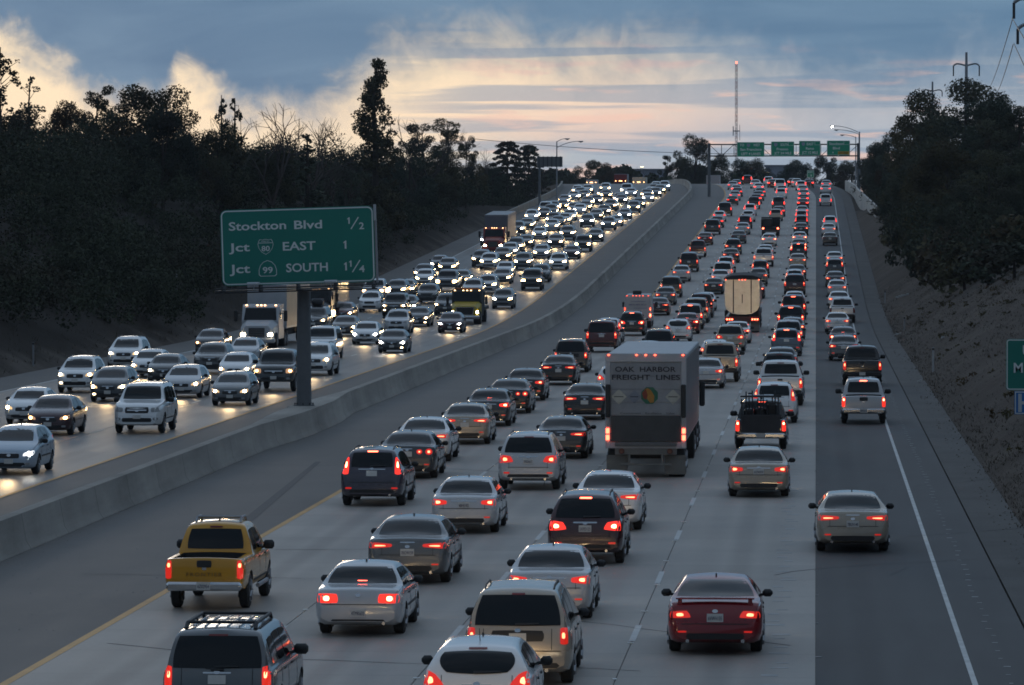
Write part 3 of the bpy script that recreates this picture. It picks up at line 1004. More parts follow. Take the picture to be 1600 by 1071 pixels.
def make_car(name, kind, colkey, loc, yaw=0.0, brake=False, lights='on', lod=0, rear=True, jitter=None):
    sp = SPEC[kind]
    col = COLORS[colkey][0]
    flip = abs(yaw) > 1.5
    pitch = math.atan(slope(loc[1])) * (-1 if flip else 1)
    off = (sp['ro'] + sp['wb']) if flip else -sp['ro']
    rl = Vector((loc[0], loc[1] + off, 0))
    rl.z = zroad(rl.y) + 0.012
    jr = jitter or rng
    root = empty(name, rl, (pitch, 0, yaw + R(jr.uniform(-.5, .5))))
    k = jr.uniform(.8, 1.2)
    root.scale = (jr.uniform(.975, 1.03), jr.uniform(.97, 1.03), jr.uniform(.97, 1.04))
    made = {}
    for i, (nm, me, par, lc, role, lv) in enumerate(proto(kind)):
        if lv > (3 - lod):
            continue
        if lod >= 2 and role == 'glass' and nm == ('rear_window' if flip else 'windshield'):
            continue
        if role == 'bulb' and (lod >= 3 or flip):
            continue
        if role == 'hbulb' and (lod >= 2 or not flip or lights == 'off'):
            continue
        if flip and lod >= 1 and role in ('tail', 'chm', 'refl'):
            continue
        if (not flip) and lod >= 2 and role == 'fog':
            continue
        o = link(nm, me, made.get(par, root) if par is not None else root, loc=lc)
        made[i] = o
        if role == 'paint':
            o.color = (*col, 1)
        elif role == 'tail':
            a = {True: .013, False: .0055}[brake]
            if lod >= 3:
                a *= 3.5
            o.color = (1.0, 0.035, 0.02, 0.0 if lights == 'off' else a * k)
        elif role == 'bulb':
            o.color = (1.0, 0.20, 0.09, 0.0 if lights == 'off' else (.16 if brake else .055) * k)
        elif role == 'chm':
            o.color = (1.0, 0.10, 0.05, .10 if brake else 0.0)
        elif role == 'refl':
            o.color = (1.0, 0.03, 0.02, .004)
        elif role == 'head':
            if not flip:
                o.color = (1, .85, .6, .1)
            else:
                o.color = {'on': (1.0, .62, .26, .34 * k) if jr.random() < .75 else (1.0, .86, .66, .3 * k), 'white': (.92, .96, 1.0, .34 * k), 'orange': (1.0, .5, .2, .14), 'off': (.3, .3, .3, 0.0)}[lights]
                if lod < 2:
                    o.color[3] *= .03
        elif role == 'hbulb':
            o.color = {'on': (1.0, .72, .38, .55 * k), 'white': (1.0, .92, .8, .8 * k), 'orange': (1.0, .42, .14, .16), 'off': (0, 0, 0, 0)}[lights]
        elif role == 'fog':
            o.color = (1.0, .75, .42, .10 if (flip and lights in ('on', 'white') and jr.random() < .35) else 0.0)
    if lights != 'off':
        hz = sp['head'][0][0][1]
        add_beam(root, sp['L'] + .12, hz + .05, BEAM if flip else BEAM_FAR)
    return root
# ------------------------------------------------------------------ ground, carriageways, barrier
def surface_mat(name, col, rough=0.7, stain=0.35, joints=None, spec=0.5, tracks=None, jd_=.30):
    """worn pavement: broad stains, fine grain, wheel tracks and faint joints"""
    m = bpy.data.materials.new(name)
    m.use_nodes = True
    t = NT(m.node_tree)
    b = m.node_tree.nodes['Principled BSDF']
    g = t.new('ShaderNodeNewGeometry')
    pos = g.outputs['Position']
    st = t.new('ShaderNodeVectorMath', operation='MULTIPLY', in_0=pos, in_1=(1.0, 0.09, 1.0)).outputs[0]
    n1 = t.noise(st, 0.8, 6, 0.65)
    n2 = t.noise(pos, 0.22, 4, 0.6)
    n3 = t.noise(pos, 9.0, 3, 0.7)
    v = t.math('ADD', t.math('MULTIPLY', t.math('SUBTRACT', n1, .5), stain * 1.3), t.math('MULTIPLY', t.math('SUBTRACT', n2, .5), stain))
    v = t.math('ADD', v, t.math('MULTIPLY', t.math('SUBTRACT', n3, .5), 0.25))
    v = t.math('ADD', v, 1.0)
    sep = t.new('ShaderNodeSeparateXYZ', in_0=pos)
    if tracks:
        x0, lw = tracks
        ph = t.math('FRACT', t.math('DIVIDE', t.math('SUBTRACT', sep.outputs[0], x0), lw))
        a = t.sstep(t.math('ABSOLUTE', t.math('SUBTRACT', t.math('ABSOLUTE', t.math('SUBTRACT', ph, .5)), .23)), .02, .13)
        v = t.math('MULTIPLY', v, t.math('ADD', .90, t.math('MULTIPLY', a, .10)))
        oil = t.sstep(t.math('ABSOLUTE', t.math('SUBTRACT', ph, .5)), .02, .12)
        v = t.math('MULTIPLY', v, t.math('ADD', .78, t.math('MULTIPLY', oil, .22)))
    if joints:
        jn = t.math('FRACT', t.math('DIVIDE', sep.outputs[1], joints))
        jd = t.sstep(t.math('ABSOLUTE', t.math('SUBTRACT', jn, .5)), .0, .008)
        v = t.math('MULTIPLY', v, t.math('ADD', 1 - jd_, t.math('MULTIPLY', jd, jd_)))
        cell = t.new('ShaderNodeCombineXYZ', in_0=t.math('FLOOR', t.math('DIVIDE', sep.outputs[0], 3.62)), in_1=t.math('FLOOR', t.math('ADD', t.math('DIVIDE', sep.outputs[1], joints), .5)))
        wn = t.new('ShaderNodeTexWhiteNoise', in_0=cell.outputs[0])
        v = t.math('MULTIPLY', v, t.math('ADD', .93, t.math('MULTIPLY', wn.outputs[0], .14)))
    sc = t.new('ShaderNodeVectorMath', operation='SCALE', in_0=col)
    t.l.new(v, sc.inputs['Scale'])
    t.l.new(sc.outputs[0], b.inputs['Base Color'])
    t.l.new(t.math('ADD', rough, t.math('MULTIPLY', t.math('SUBTRACT', n1, .5), .25)), b.inputs['Roughness'])
    b.inputs['Specular IOR Level'].default_value = spec
    bp = t.new('ShaderNodeBump', in_Height=n3, in_Strength=0.25)
    bp.inputs['Distance'].default_value = 0.01
    t.l.new(bp.outputs[0], b.inputs['Normal'])
    MATS[name] = m
    return m


M_CONC = surface_mat('pavement_concrete', (.345, .312, .28), .62, .42, 4.6, .5, (-14.5, 3.625))
M_ASPH = surface_mat('dark_asphalt', (.062, .060, .060), .72, .35, None, .45, (-0.8, 3.65))
M_SHLD = surface_mat('shoulder_pavement', (.135, .122, .112), .72, .35, None, .4)
M_LEFT = surface_mat('oncoming_pavement', (.16, .146, .132), .5, .4, 4.6, .55, (-39.3, 3.7))
M_GUT = surface_mat('gutter_concrete', (.098, .094, .09), .85, .7, 3.0, .3)
M_BARR = surface_mat('barrier_concrete', (.30, .278, .25), .88, .95, 6.0, .2, None, .6)
M_WHITE = pbr('road_paint_white', (.52, .52, .51), .6, noise=(1.5, .5))
M_FADED = pbr('worn_road_paint', (.33, .33, .33), .7, noise=(2.5, .7))
M_YELLOW = pbr('road_paint_yellow', (.52, .27, .06), .6, noise=(1.2, .35))
M_SKID = pbr('skid_rubber', (.045, .045, .048), .7, noise=(2, .4))


def earth_mat():
    m = bpy.data.materials.new('dry_earth')
    m.use_nodes = True
    t = NT(m.node_tree)
    b = m.node_tree.nodes['Principled BSDF']
    pos = t.new('ShaderNodeNewGeometry').outputs['Position']
    n1 = t.noise(pos, 0.16, 6, .65, .6)
    n2 = t.noise(pos, 1.7, 6, .7)
    n3 = t.noise(pos, 7.0, 4, .7)
    c = t.mix(t.sstep(n1, .35, .65), (.072, .058, .051, 1), (.106, .088, .076, 1))
    c = t.mix(t.math('MULTIPLY', t.sstep(n2, .45, .75), .6), c, (.06, .058, .04, 1))
    c = t.mix(t.math('MULTIPLY', t.sstep(n3, .58, .75), .5), c, (.15, .132, .115, 1))
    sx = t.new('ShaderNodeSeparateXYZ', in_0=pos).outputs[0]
    litter = t.sstep(t.math('ADD', sx, t.math('MULTIPLY', t.math('SUBTRACT', n1, .5), 6.0)), -42.6, -45.0)  # same earth, with the left bank's shade mixed into its colour
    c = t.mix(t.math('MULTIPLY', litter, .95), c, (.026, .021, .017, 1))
    t.l.new(c, b.inputs['Base Color'])
    b.inputs['Roughness'].default_value = .95
    b.inputs['Specular IOR Level'].default_value = .15
    bp = t.new('ShaderNodeBump', in_Height=n2, in_Strength=.9)
    bp.inputs['Distance'].default_value = .12
    t.l.new(bp.outputs[0], b.inputs['Normal'])
    return m


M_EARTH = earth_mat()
YS = [20 + 10 * i for i in range(0, 30)] + [320 + 5 * i for i in range(0, 20)] + [420 + 10 * i for i in range(0, 39)] + [810 + 6 * i for i in range(0, 16)] + [906 + 12 * i for i in range(0, 30)]


def strip(name, x0, x1, mat, dz=0.0, y0=20, y1=1250, parent=None, kind=None, edge=None):
    ys = [y for y in YS if y0 < y < y1]
    ys = [y0] + ys + [y1]
    vs, fs = [], []
    for y in ys:
        z = zroad(y) + dz
        b = bend(y)
        vs += [(x0 + b, y, z), (x1 + b, y, z)]
    for i in range(len(ys) - 1):
        fs.append((2 * i, 2 * i + 1, 2 * i + 3, 2 * i + 2))
    if edge:
        n = len(vs)
        for y in ys:
            z = zroad(y) + dz - edge
            b = bend(y)
            vs += [(x0 + b, y, z), (x1 + b, y, z)]
        for i in range(len(ys) - 1):
            fs.append((2 * i, 2 * i + 2, n + 2 * i + 2, n + 2 * i))
            fs.append((2 * i + 3, 2 * i + 1, n + 2 * i + 1, n + 2 * i + 3))
    me = bpy.data.meshes.new(name)
    me.from_pydata(vs, [], fs)
    me.materials.append(mat)
    o = link(name, me, parent)
    if kind:
        o['kind'] = kind
    return o


# the ground: one sheet from under the camera to the horizon, with the cutting's two slopes
def build_ground():
    xs = [-1150, -900, -400, -220, -150, -120] + [-100 + 3 * i for i in range(19)] + [-43.4, -42.8, -41.5, -20, 0, 5.0, 5.6] + [6.2, 7, 8, 9, 10, 11.5, 13, 15, 17, 19, 21, 24, 28, 34, 44, 60, 90, 140, 300, 800, 1150]
    ys = [-250, -60] + YS[:-1] + [1270, 1400, 1600, 1850]
    nz = random.Random(3)
    vs, fs = [], []
    for y in ys:
        for x in xs:
            b = bend(y) * max(0.0, min(1.0, (900 - abs(x)) / 750.0))
            z = zground(x + b, y)
            inner = -42.9 < x < 5.61
            if inner:
                z -= 0.06
            elif abs(x) < 140:
                z += nz.uniform(-.12, .22) if (x > 6.5 or x < -44) else nz.uniform(-.02, .02)
            vs.append((x + b, y, z))
    n = len(xs)
    for j in range(len(ys) - 1):
        for i in range(n - 1):
            fs.append((j * n + i, j * n + i + 1, (j + 1) * n + i + 1, (j + 1) * n + i))
    me = bpy.data.meshes.new('ground')
    me.from_pydata(vs, [], fs)
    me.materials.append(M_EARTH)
    me.shade_smooth()
    return tag(link('ground', me), kind='structure')


ground = build_ground()
road = strip('road', -19.9, 2.86, M_SHLD, 0.0, kind='structure')
LANE_X = [-14.5, -10.875, -7.25, -3.625, 0.0]
for i in range(4):
    strip('concrete_lane', LANE_X[i] + .012, LANE_X[i + 1] - (.012 if i < 3 else 0), M_CONC, 0.012, parent=road, edge=.02)
strip('asphalt_lane', .012, 4.25, M_ASPH, 0.012, parent=road, edge=.02)
strip('gutter', 4.30, 5.62, M_GUT, 0.005, parent=road)
road2 = strip('oncoming_road', -42.8, -20.7, M_SHLD, 0.0, kind='structure')
for i in range(4):
    strip('concrete_lane', -39.3 + 3.7 * i + .012, -39.3 + 3.7 * (i + 1) - .012, M_LEFT, 0.012, parent=road2, edge=.02)
strip('yellow_edge_line', -14.66, -14.48, M_YELLOW, .016, parent=road)
strip('white_edge_line', 2.82, 2.925, M_WHITE, .016, parent=road)
strip('yellow_edge_line', -24.53, -24.36, M_YELLOW, .016, parent=road2)
strip('white_edge_line', -39.36, -39.22, M_WHITE, .016, parent=road2)
dash_me = {}


def flat(name, x0, x1, l, mat):
    me = bpy.data.meshes.new(name)
    n = 3
    vs = [(x, l * i / n, 0) for i in range(n + 1) for x in (x0, x1)]
    me.from_pydata(vs, [], [(2 * i, 2 * i + 1, 2 * i + 3, 2 * i + 2) for i in range(n)])
    me.materials.append(mat)
    return me


M_DASH = flat('lane_dash', -.065, .065, 3.66, M_WHITE)
for par, lines in ((road, (-10.875, -7.25, -3.625)), (road2, (-35.6, -31.9, -28.2))):
    for li, x in enumerate(lines):
        y = 77.0 + (0.3 * li)
        while y < 640:
            link('lane_dash', M_DASH, par, (x + bend(y), y, zroad(y) + .0195), (math.atan(slope(y + 1.8)), 0, 0))
            y += 14.63


def dots_mesh(x, y0, y1, step, r, h, jitter, seed, mat, name, parent, per=1):
    """raised markers and worn paint scars along a line: too many and too small to pick apart"""
    rr = random.Random(seed)
    mb = MB()
    y = y0
    while y < y1:
        for k in range(per):
            yy = y + k * 1.2 + rr.uniform(-.2, .2) * jitter
            xx = x + rr.uniform(-1, 1) * .09 * jitter + bend(yy)
            w, l = r * rr.uniform(.6, 1.3), r * rr.uniform(.5, 1.2)
            z = zroad(yy) + .013
            mb.box(xx - w, xx + w, yy - l, yy + l, z, z + h)
        y += step
    o = obj(name, mb, mat, parent)
    o['kind'] = 'stuff'
    return o


for i, x in enumerate((-10.875, -7.25, -3.625)):
    dots_mesh(x, 84.5, 640, 14.63 / 2, .06, .02, .2, 20 + i, pbr('reflective_marker', (.82, .82, .8), .3), 'lane_markers', road)
dots_mesh(-.75, 60, 420, 3.0, .17, .003, 1.6, 31, M_FADED, 'paint_scars', road, 2)
dots_mesh(.05, 60, 420, 7.3, .05, .012, .3, 32, M_FADED, 'edge_markers', road)
dots_mesh(3.55, 70, 300, 1.6, .06, .003, .5, 33, M_FADED, 'old_edge_line', road)
# the skid mark on the inner shoulder
p0, p1 = on_road(385, 815), on_road(497, 722)
mb = MB()
d = (p1 - p0).normalized()
s = Vector((d.y, -d.x, 0)) * .16
mb.add([p0 - s + Vector((0, 0, .006)), p0 + s + Vector((0, 0, .006)), p1 + s * .6 + Vector((0, 0, .006)), p1 - s * .6 + Vector((0, 0, .006))], [(0, 1, 2, 3)])
obj('skid_mark', mb, M_SKID, road)


def barrier():
    prof = [(-.42, 0), (-.42, .08), (-.30, .26), (-.17, .92), (.17, .92), (.30, .26), (.42, .08), (.42, 0)]
    ys = [y for y in YS if y < 1150]
    ys = sorted(set([20.0] + ys + [168, 172, 176, 180, 186, 190, 194, 199]))
    vs, fs = [], []
    n = len(prof)
    def wide(y):
        return .62 * max(0.0, 1 - abs(y - 184) / 16) if abs(y - 184) > 6 else .40
    for y in ys:
        for i, (x, z) in enumerate(prof):
            w = min(.4, wide(y))
            xx = x + (w if x > 0 else -w) * 1.0
            vs.append((-20.25 + xx + bend(y), y, zroad(y) - .05 + z + (.05 if z > .5 else 0)))
    for k in range(len(ys) - 1):
        for i in range(n - 1):
            fs.append((k * n + i, k * n + i + 1, (k + 1) * n + i + 1, (k + 1) * n + i))
    fs.append(tuple(range(n)))
    mb = MB()
    mb.add(vs, fs)
    o = obj('median_barrier', mb, M_BARR, smooth=25)
    return tag(o, 'long grey concrete median barrier between the two carriageways', 'barrier')


barrier()

# ------------------------------------------------------------------ the big green sign over the median
M_GREEN = pbr('sign_green', (.005, .20, .155), .45, noise=(.8, .12))
M_GREEN2 = pbr('gantry_sign_green', (.008, .34, .19), .45, noise=(.8, .12))  # brighter than sign_green: the light on the gantry panels is in the colour
M_SIGNW = pbr('sign_white', (.74, .79, .78), .5, noise=(3, .1))
M_SIGNW2 = pbr('gantry_sign_white', (.85, .88, .86), .5)  # lettering and borders brightened likewise, as if lit
M_BLUE = pbr('sign_blue', (.015, .16, .45), .45, noise=(1, .1))
M_POST = pbr('post_grey_paint', (.13, .14, .15), .6, noise=(2.5, .3))


def rounded(w, h, r, n=5):
    pts = []
    for cx, cz, a0 in ((w / 2 - r, h / 2 - r, 0), (-w / 2 + r, h / 2 - r, 90), (-w / 2 + r, -h / 2 + r, 180), (w / 2 - r, -h / 2 + r, 270)):
        for i in range(n + 1):
            a = R(a0 + 90 * i / n)
            pts.append((cx + r * math.cos(a), cz + r * math.sin(a)))
    return pts


def ring_mesh(outer, inner, y0, y1):
    n = len(outer)
    vs = [(x, y0, z) for x, z in outer] + [(x, y0, z) for x, z in inner] + [(x, y1, z) for x, z in outer] + [(x, y1, z) for x, z in inner]
    fs = []
    for i in range(n):
        j = (i + 1) % n
        fs += [(i, j, n + j, n + i), (i, 2 * n + i, 2 * n + j, j), (n + i, n + j, 3 * n + j, 3 * n + i), (2 * n + i, 3 * n + i, 3 * n + j, 2 * n + j)]
    m = MB()
    m.add(vs, fs)
    return m


def sign_board(parent, w, h, r, green, white, bw=.05, margin=.03, name='panel'):
    p = MB()
    p.prism(rounded(w, h, r), 0, .06)
    o = obj(name, p, green, parent)
    ring = ring_mesh(rounded(w - 2 * margin, h - 2 * margin, max(.02, r - margin)), rounded(w - 2 * margin - 2 * bw, h - 2 * margin - 2 * bw, max(.01, r - margin - bw)), -.006, .01)
    obj('border', ring, white, parent)
    return o


def shield_poly(w, h):
    """interstate shield outline"""
    half = [(0, -h * .5), (w * .26, -h * .34), (w * .43, -h * .1), (w * .49, h * .14), (w * .44, h * .34), (w * .36, h * .46), (w * .18, h * .43), (0, h * .47)]
    return half + [(-x, z) for x, z in half[1:-1]][::-1]


def spade_poly(w, h):
    half = [(0, -h * .5), (w * .40, -h * .5), (w * .5, -h * .40), (w * .5, -h * .1), (w * .42, h * .18), (w * .24, h * .40), (0, h * .5)]
    return half + [(-x, z) for x, z in half[1:-1]][::-1]


def scaled(poly, k):
    return [(x * k, z * k) for x, z in poly]


SGN_Y = 185.0
sp_ = at_dist(475, 636, SGN_Y)
sg = empty('highway_sign', (sp_.x, SGN_Y, .9))
tag(sg, 'large green sign reading Stockton Blvd on a grey post in the median', 'sign')
s_ = F / SGN_Y
post = MB()
post.lathe([(0, .42), (.06, .42), (.061, .30), (4.66, .27)], 20, 'z')
obj('post', post, M_POST, sg, smooth=40)
bb = MB()
bb.tube((0, 0, .05), (0, 0, .14), .03, n=6)
bolt_me = bb.mesh('anchor_bolt', M_DARKSTEEL)
for i in range(8):
    a = 2 * math.pi * i / 8
    link('anchor_bolt', bolt_me, sg, (.36 * math.cos(a), .36 * math.sin(a), 0))
ped = MB()
ped.box(-.62, .62, -.6, .6, -.12, .015, .03)
obj('pedestal', ped, M_BARR, sg)
c_ = at_dist(467, 384.5, SGN_Y)
face = empty('sign_face', (c_.x - sp_.x, -.42, c_.z - .9), (0, R(-1.75), 0))
face.parent = sg
BW, BH = 6.14, 3.03
sign_board(face, BW, BH, .26, M_GREEN, M_SIGNW, .05, .035)


def one_mesh(w, h, mat):
    m = MB()
    m.prism([(w * .42, 0), (w, 0), (w, h), (w * .62, h), (0, h * .80), (0, h * .66), (w * .42, h * .76)], -.004, .004)
    return m.mesh('lettering', mat)


def put_text(parent, s, x0, x1, zbase, height, mat, y=-.012):
    """lettering between x0 and x1"""
    me = one_mesh(abs(x1 - x0), height, mat) if s == '1' else text_mesh(s, height, abs(x1 - x0), mat, .004, bold=.018)
    co = np.empty(len(me.vertices) * 3)
    me.vertices.foreach_get('co', co)
    xs = co.reshape(-1, 3)[:, 0]
    me.transform(Matrix.Translation((x0 - xs.min(), 0, 0)))
    return link('lettering', me, parent, (0, y, zbase))


def P2(zx, zy):
    """zoom-in pixel of the sign -> metres on its face (5.714 zoom px per photo px, the face tilted 1.75 degrees)"""
    dx, dz = (zx / 5.714 + 330 - 467) / s_, (384.5 - (zy / 5.714 + 310)) / s_
    a = R(1.75)
    return dx * math.cos(a) + dz * math.sin(a), -dx * math.sin(a) + dz * math.cos(a)


def sign_line(s, zx0, zx1, zy_base, zy_top):
    x0, z0 = P2(zx0, zy_base)
    x1, _ = P2(zx1, zy_base)
    xc, zb = P2((zx0 + zx1) / 2, zy_base)
    _, zt = P2((zx0 + zx1) / 2, zy_top)
    return put_text(face, s, x0, x1, zb, zt - zb, M_SIGNW)


sign_line('Stockton', 163, 680, 281, 208)
sign_line('Blvd', 752, 1003, 270, 197)
sign_line('Jct', 163, 353, 474, 402)
sign_line('EAST', 650, 945, 462, 388)
sign_line('Jct', 170, 356, 668, 594)
sign_line('SOUTH', 680, 1055, 654, 580)
sign_line('1', 1195, 1222, 451, 378)
sign_line('1', 1200, 1226, 645, 572)
sign_line('1', 1230, 1252, 228, 170)
sign_line('2', 1335, 1380, 274, 216)
sign_line('1', 1246, 1268, 612, 556)
sign_line('4', 1335, 1386, 658, 600)
for (ax, ay, bx, by) in ((1262, 274, 1328, 168), (1275, 660, 1342, 552)):
    a, b = P2(ax, ay), P2(bx, by)
    m = MB()
    dx, dz = b[0] - a[0], b[1] - a[1]
    l = math.hypot(dx, dz)
    nx, nz_ = -dz / l * .022, dx / l * .022
    m.prism([(a[0] - nx, a[1] - nz_), (b[0] - nx, b[1] - nz_), (b[0] + nx, b[1] + nz_), (a[0] + nx, a[1] + nz_)], -.016, .004)
    obj('fraction_bar', m, M_SIGNW, face)
x, z = P2(494, 432)
poly = shield_poly(.64, .64)
o = obj('route_shield', ring_mesh(poly, scaled(poly, .94), -.012, .004), M_SIGNW, face, loc=(x, 0, z))
m = MB()
m.box(-.27, .27, -.012, .004, .135, .16)
obj('shield_bar', m, M_SIGNW, o)
put_text(o, 'INTERSTATE', -.16, .16, .19, .04, M_SIGNW)
put_text(o, '80', -.165, .165, -.175, .20, M_SIGNW)
x, z = P2(513, 626)
poly = spade_poly(.72, .64)
o = obj('route_shield', ring_mesh(poly, scaled(poly, .93), -.012, .004), M_SIGNW, face, loc=(x, 0, z))
put_text(o, '99', -.2, .2, -.19, .24, M_SIGNW)
# walkway, luminaires and end plate
m = MB()
for zz in (-1.62, -1.78):
    m.tube((-3.3, -.7, zz), (3.2, -.7, zz), .03, n=6)
m.box(-3.25, 3.15, -.75, .3, -1.72, -1.68)
for xx in (-3.0, -1.5, 0, 1.5, 3.0):
    m.box(xx - .03, xx + .03, -.7, .25, -1.80, -1.5)
obj('walkway', m, M_DARKSTEEL, face)
for xx in (-1.72, 1.36):
    m = MB()
    m.box(xx - .26, xx + .26, -1.0, -.62, -1.50, -1.38, .04)
    m.tube((xx, -.7, -1.5), (xx, -.7, -1.7), .03)
    obj('sign_luminaire', m, pbr('luminaire_grey', (.5, .54, .58), .4), face)
m = MB()
m.box(3.09, 3.16, .02, .2, -1.55, .95)
m.box(-2.6, 2.6, .08, .22, -.9, -.7)
m.box(-2.6, 2.6, .08, .22, .6, .8)
m.box(-.25, .25, .22, .6, -1.1, 1.0)
obj('back_frame', m, M_STEEL, face)
m = MB()
m.box(3.07, 3.17, -.08, .02, .92, 1.56)
obj('end_plate', m, pbr('pale_plate', (.45, .47, .5), .4), face)

# ------------------------------------------------------------------ right-hand roadside sign
SY = 166.0
gp = at_dist(1572, 570, SY)
rs = empty('roadside_sign', (gp.x + 1.35, SY, zground(gp.x + 1.35, SY)))
tag(rs, 'green roadside sign with a blue H panel below, cut by the right edge', 'sign')
z0 = at_dist(1572, 610, SY).z
z1 = at_dist(1572, 530, SY).z
f2 = empty('sign_face', (0, 0, (z0 + z1) / 2 - rs.location.z))
f2.parent = rs
sign_board(f2, 2.7, z1 - z0, .12, M_GREEN, M_SIGNW, .035, .02)
put_text(f2, 'U', -.76, -.50, .34, .34, M_SIGNW)
put_text(f2, 'M', -1.08, -.76, -.28, .34, M_SIGNW)
m = MB()
m.box(-1.05, -.15, 0, .05, -1.76, -.94)
obj('hospital_panel', m, M_BLUE, f2)
m = ring_mesh([(-1.03, -1.74), (-.17, -1.74), (-.17, -.96), (-1.03, -.96)], [(-1.0, -1.71), (-.2, -1.71), (-.2, -.99), (-1.0, -.99)], -.006, .01)
obj('border', m, M_SIGNW, f2)
put_text(f2, 'H', -.92, -.34, -1.66, .62, pbr('hospital_white', (.55, .58, .6), .5))
for xx in (-.65, .75):
    m = MB()
    zz = zground(gp.x + 1.35 + xx, SY) - rs.location.z
    m.box(xx - .06, xx + .06, .06, .18, zz - .3, (z1 - rs.location.z) - .1)
    obj('post', m, pbr('sign_timber', (.12, .10, .08), .8, noise=(2, .3)), rs)

# ------------------------------------------------------------------ gantry at the crest
GY = 752.0
gx0 = at_dist(1108, 290, GY).x
gx1 = at_dist(1341, 290, GY).x
gz = zroad(GY)
gt = empty('sign_gantry', (gx0, GY, gz))
tag(gt, 'overhead steel truss gantry with four green signs at the road crest', 'gantry')
ztop = at_dist(1200, 226, GY).z - gz
zbot = at_dist(1200, 244, GY).z - gz
for xx in (0, gx1 - gx0):
    m = MB()
    m.tube((xx, 0, -.6), (xx, 0, ztop + .2), .26, .22, 14)
    obj('post', m, M_POST, gt, smooth=40)
m = MB()
span = gx1 - gx0
nb = 12
for yy in (-.5, .5):
    for zz in (ztop, zbot):
        m.tube((0, yy, zz), (span, yy, zz), .10, n=6)
    for i in range(nb):
        xa, xb = span * i / nb, span * (i + 1) / nb
        m.tube((xa, yy, zbot), (xa, yy, ztop), .045, n=5)
        m.tube((xa, yy, ztop if i % 2 == 0 else zbot), (xb, yy, zbot if i % 2 == 0 else ztop), .045, n=5)
obj('truss', m, M_DARKSTEEL, gt)
SG = F / GY
M_EXIT = pbr('exit_yellow', (.55, .33, .01), .5)
panels = [(1151.5, 1194.5, 222.5, 245.5, [('TO', .10, .26, .72), ('WEST', .60, .84, .72), ('San Francisco', .12, .9, .42), ('LEFT 4 LANES', .16, .86, .12)], (.42, .70), None),
          (1205, 1241, 221.5, 244.5, [('SOUTH', .40, .74, .70), ('Fresno', .24, .74, .40), ('JCT 3/4 MILE', .14, .88, .12)], (.20, .70), 'exit'),
          (1248.5, 1282, 220.5, 243.5, [('EAST', .36, .68, .70), ('Reno', .32, .70, .40), ('JCT 1/2 MILE', .14, .88, .12)], (.20, .70), 'exit'),
          (1292, 1328, 220, 243, [('Stockton', .10, .72, .70), ('Blvd', .26, .56, .40)], None, 'only')]
for (xa, xb, ya, yb, lines, shield, extra) in panels:
    a, b = at_dist(xa, yb, GY), at_dist(xb, ya, GY)
    w, h = b.x - a.x, b.z - a.z
    fp = empty('sign_panel', ((a.x + b.x) / 2 - gx0, -.75, (a.z + b.z) / 2 - gz))
    fp.parent = gt
    sign_board(fp, w, h, .12, M_GREEN2, M_SIGNW2, .05, .02)
    for s, f0, f1, fz in lines:
        put_text(fp, s, (f0 - .5) * w, (f1 - .5) * w, (fz - .5) * h, .17 * h, M_SIGNW2)
    if shield:
        poly = shield_poly(.20 * h * 1.3, .26 * h)
        mm = MB()
        mm.prism(poly, -.02, .004)
        obj('route_shield', mm, pbr('shield_pale', (.28, .32, .42), .5), fp, loc=((shield[0] - .5) * w, 0, (shield[1] + .08 - .5) * h))
    if extra:
        q = rounded(.26 * w, .26 * h, .04)
        obj('exit_tab', ring_mesh(q, scaled(q, .88), -.02, .004), M_SIGNW2, fp, loc=(.36 * w, 0, .35 * h))
    if extra == 'only':
        mm = MB()
        mm.box(-.02 * w, .46 * w, -.02, .004, -.44 * h, -.24 * h)
        eo = obj('exit_only_panel', mm, M_EXIT, fp)
        put_text(eo, 'EXIT ONLY', 0.02 * w, .42 * w, -.40 * h, .12 * h, M_DARKSTEEL, -.03)
        mm = MB()
        mm.prism([(-.03, -.16), (.05, -.16), (.05, .0), (.13, .0), (.02, .17), (-.10, .0), (-.03, .0)], -.03, .004)
        obj('arrow', mm, M_SIGNW2, fp, loc=(-.24 * w, 0, -.32 * h))

# little exit sign in the gore, headlight glow put into its paler green
pg = at_dist(1266.5, 276, 800)
eg = empty('gore_sign', (pg.x, 800, zroad(800)))
tag(eg, 'small pale green exit sign standing in the gore beyond the gantry', 'sign')
fe = empty('sign_face', (0, 0, 2.6))
fe.parent = eg
sign_board(fe, 1.2, 1.25, .08, pbr('gore_green', (.05, .30, .18), .4), M_SIGNW2, .05, .02)
put_text(fe, 'EXIT', -.4, .4, .2, .25, M_SIGNW2)
m = MB()
m.prism([(-.05, -.2), (.05, -.2), (.05, .0), (.16, -.02), (.0, .17), (-.16, -.02), (-.05, .0)], -.02, .004)
obj('arrow', m, M_SIGNW2, fe, loc=(.1, 0, -.25))
m = MB()
m.box(-.06, .06, .07, .16, -.2, 2.2)
obj('post', m, M_STEEL, eg)

# ------------------------------------------------------------------ street lamps, masts, pylons, wires
M_LAMP = lamp_mat('street_lamp_lens', (.6, .6, .6))


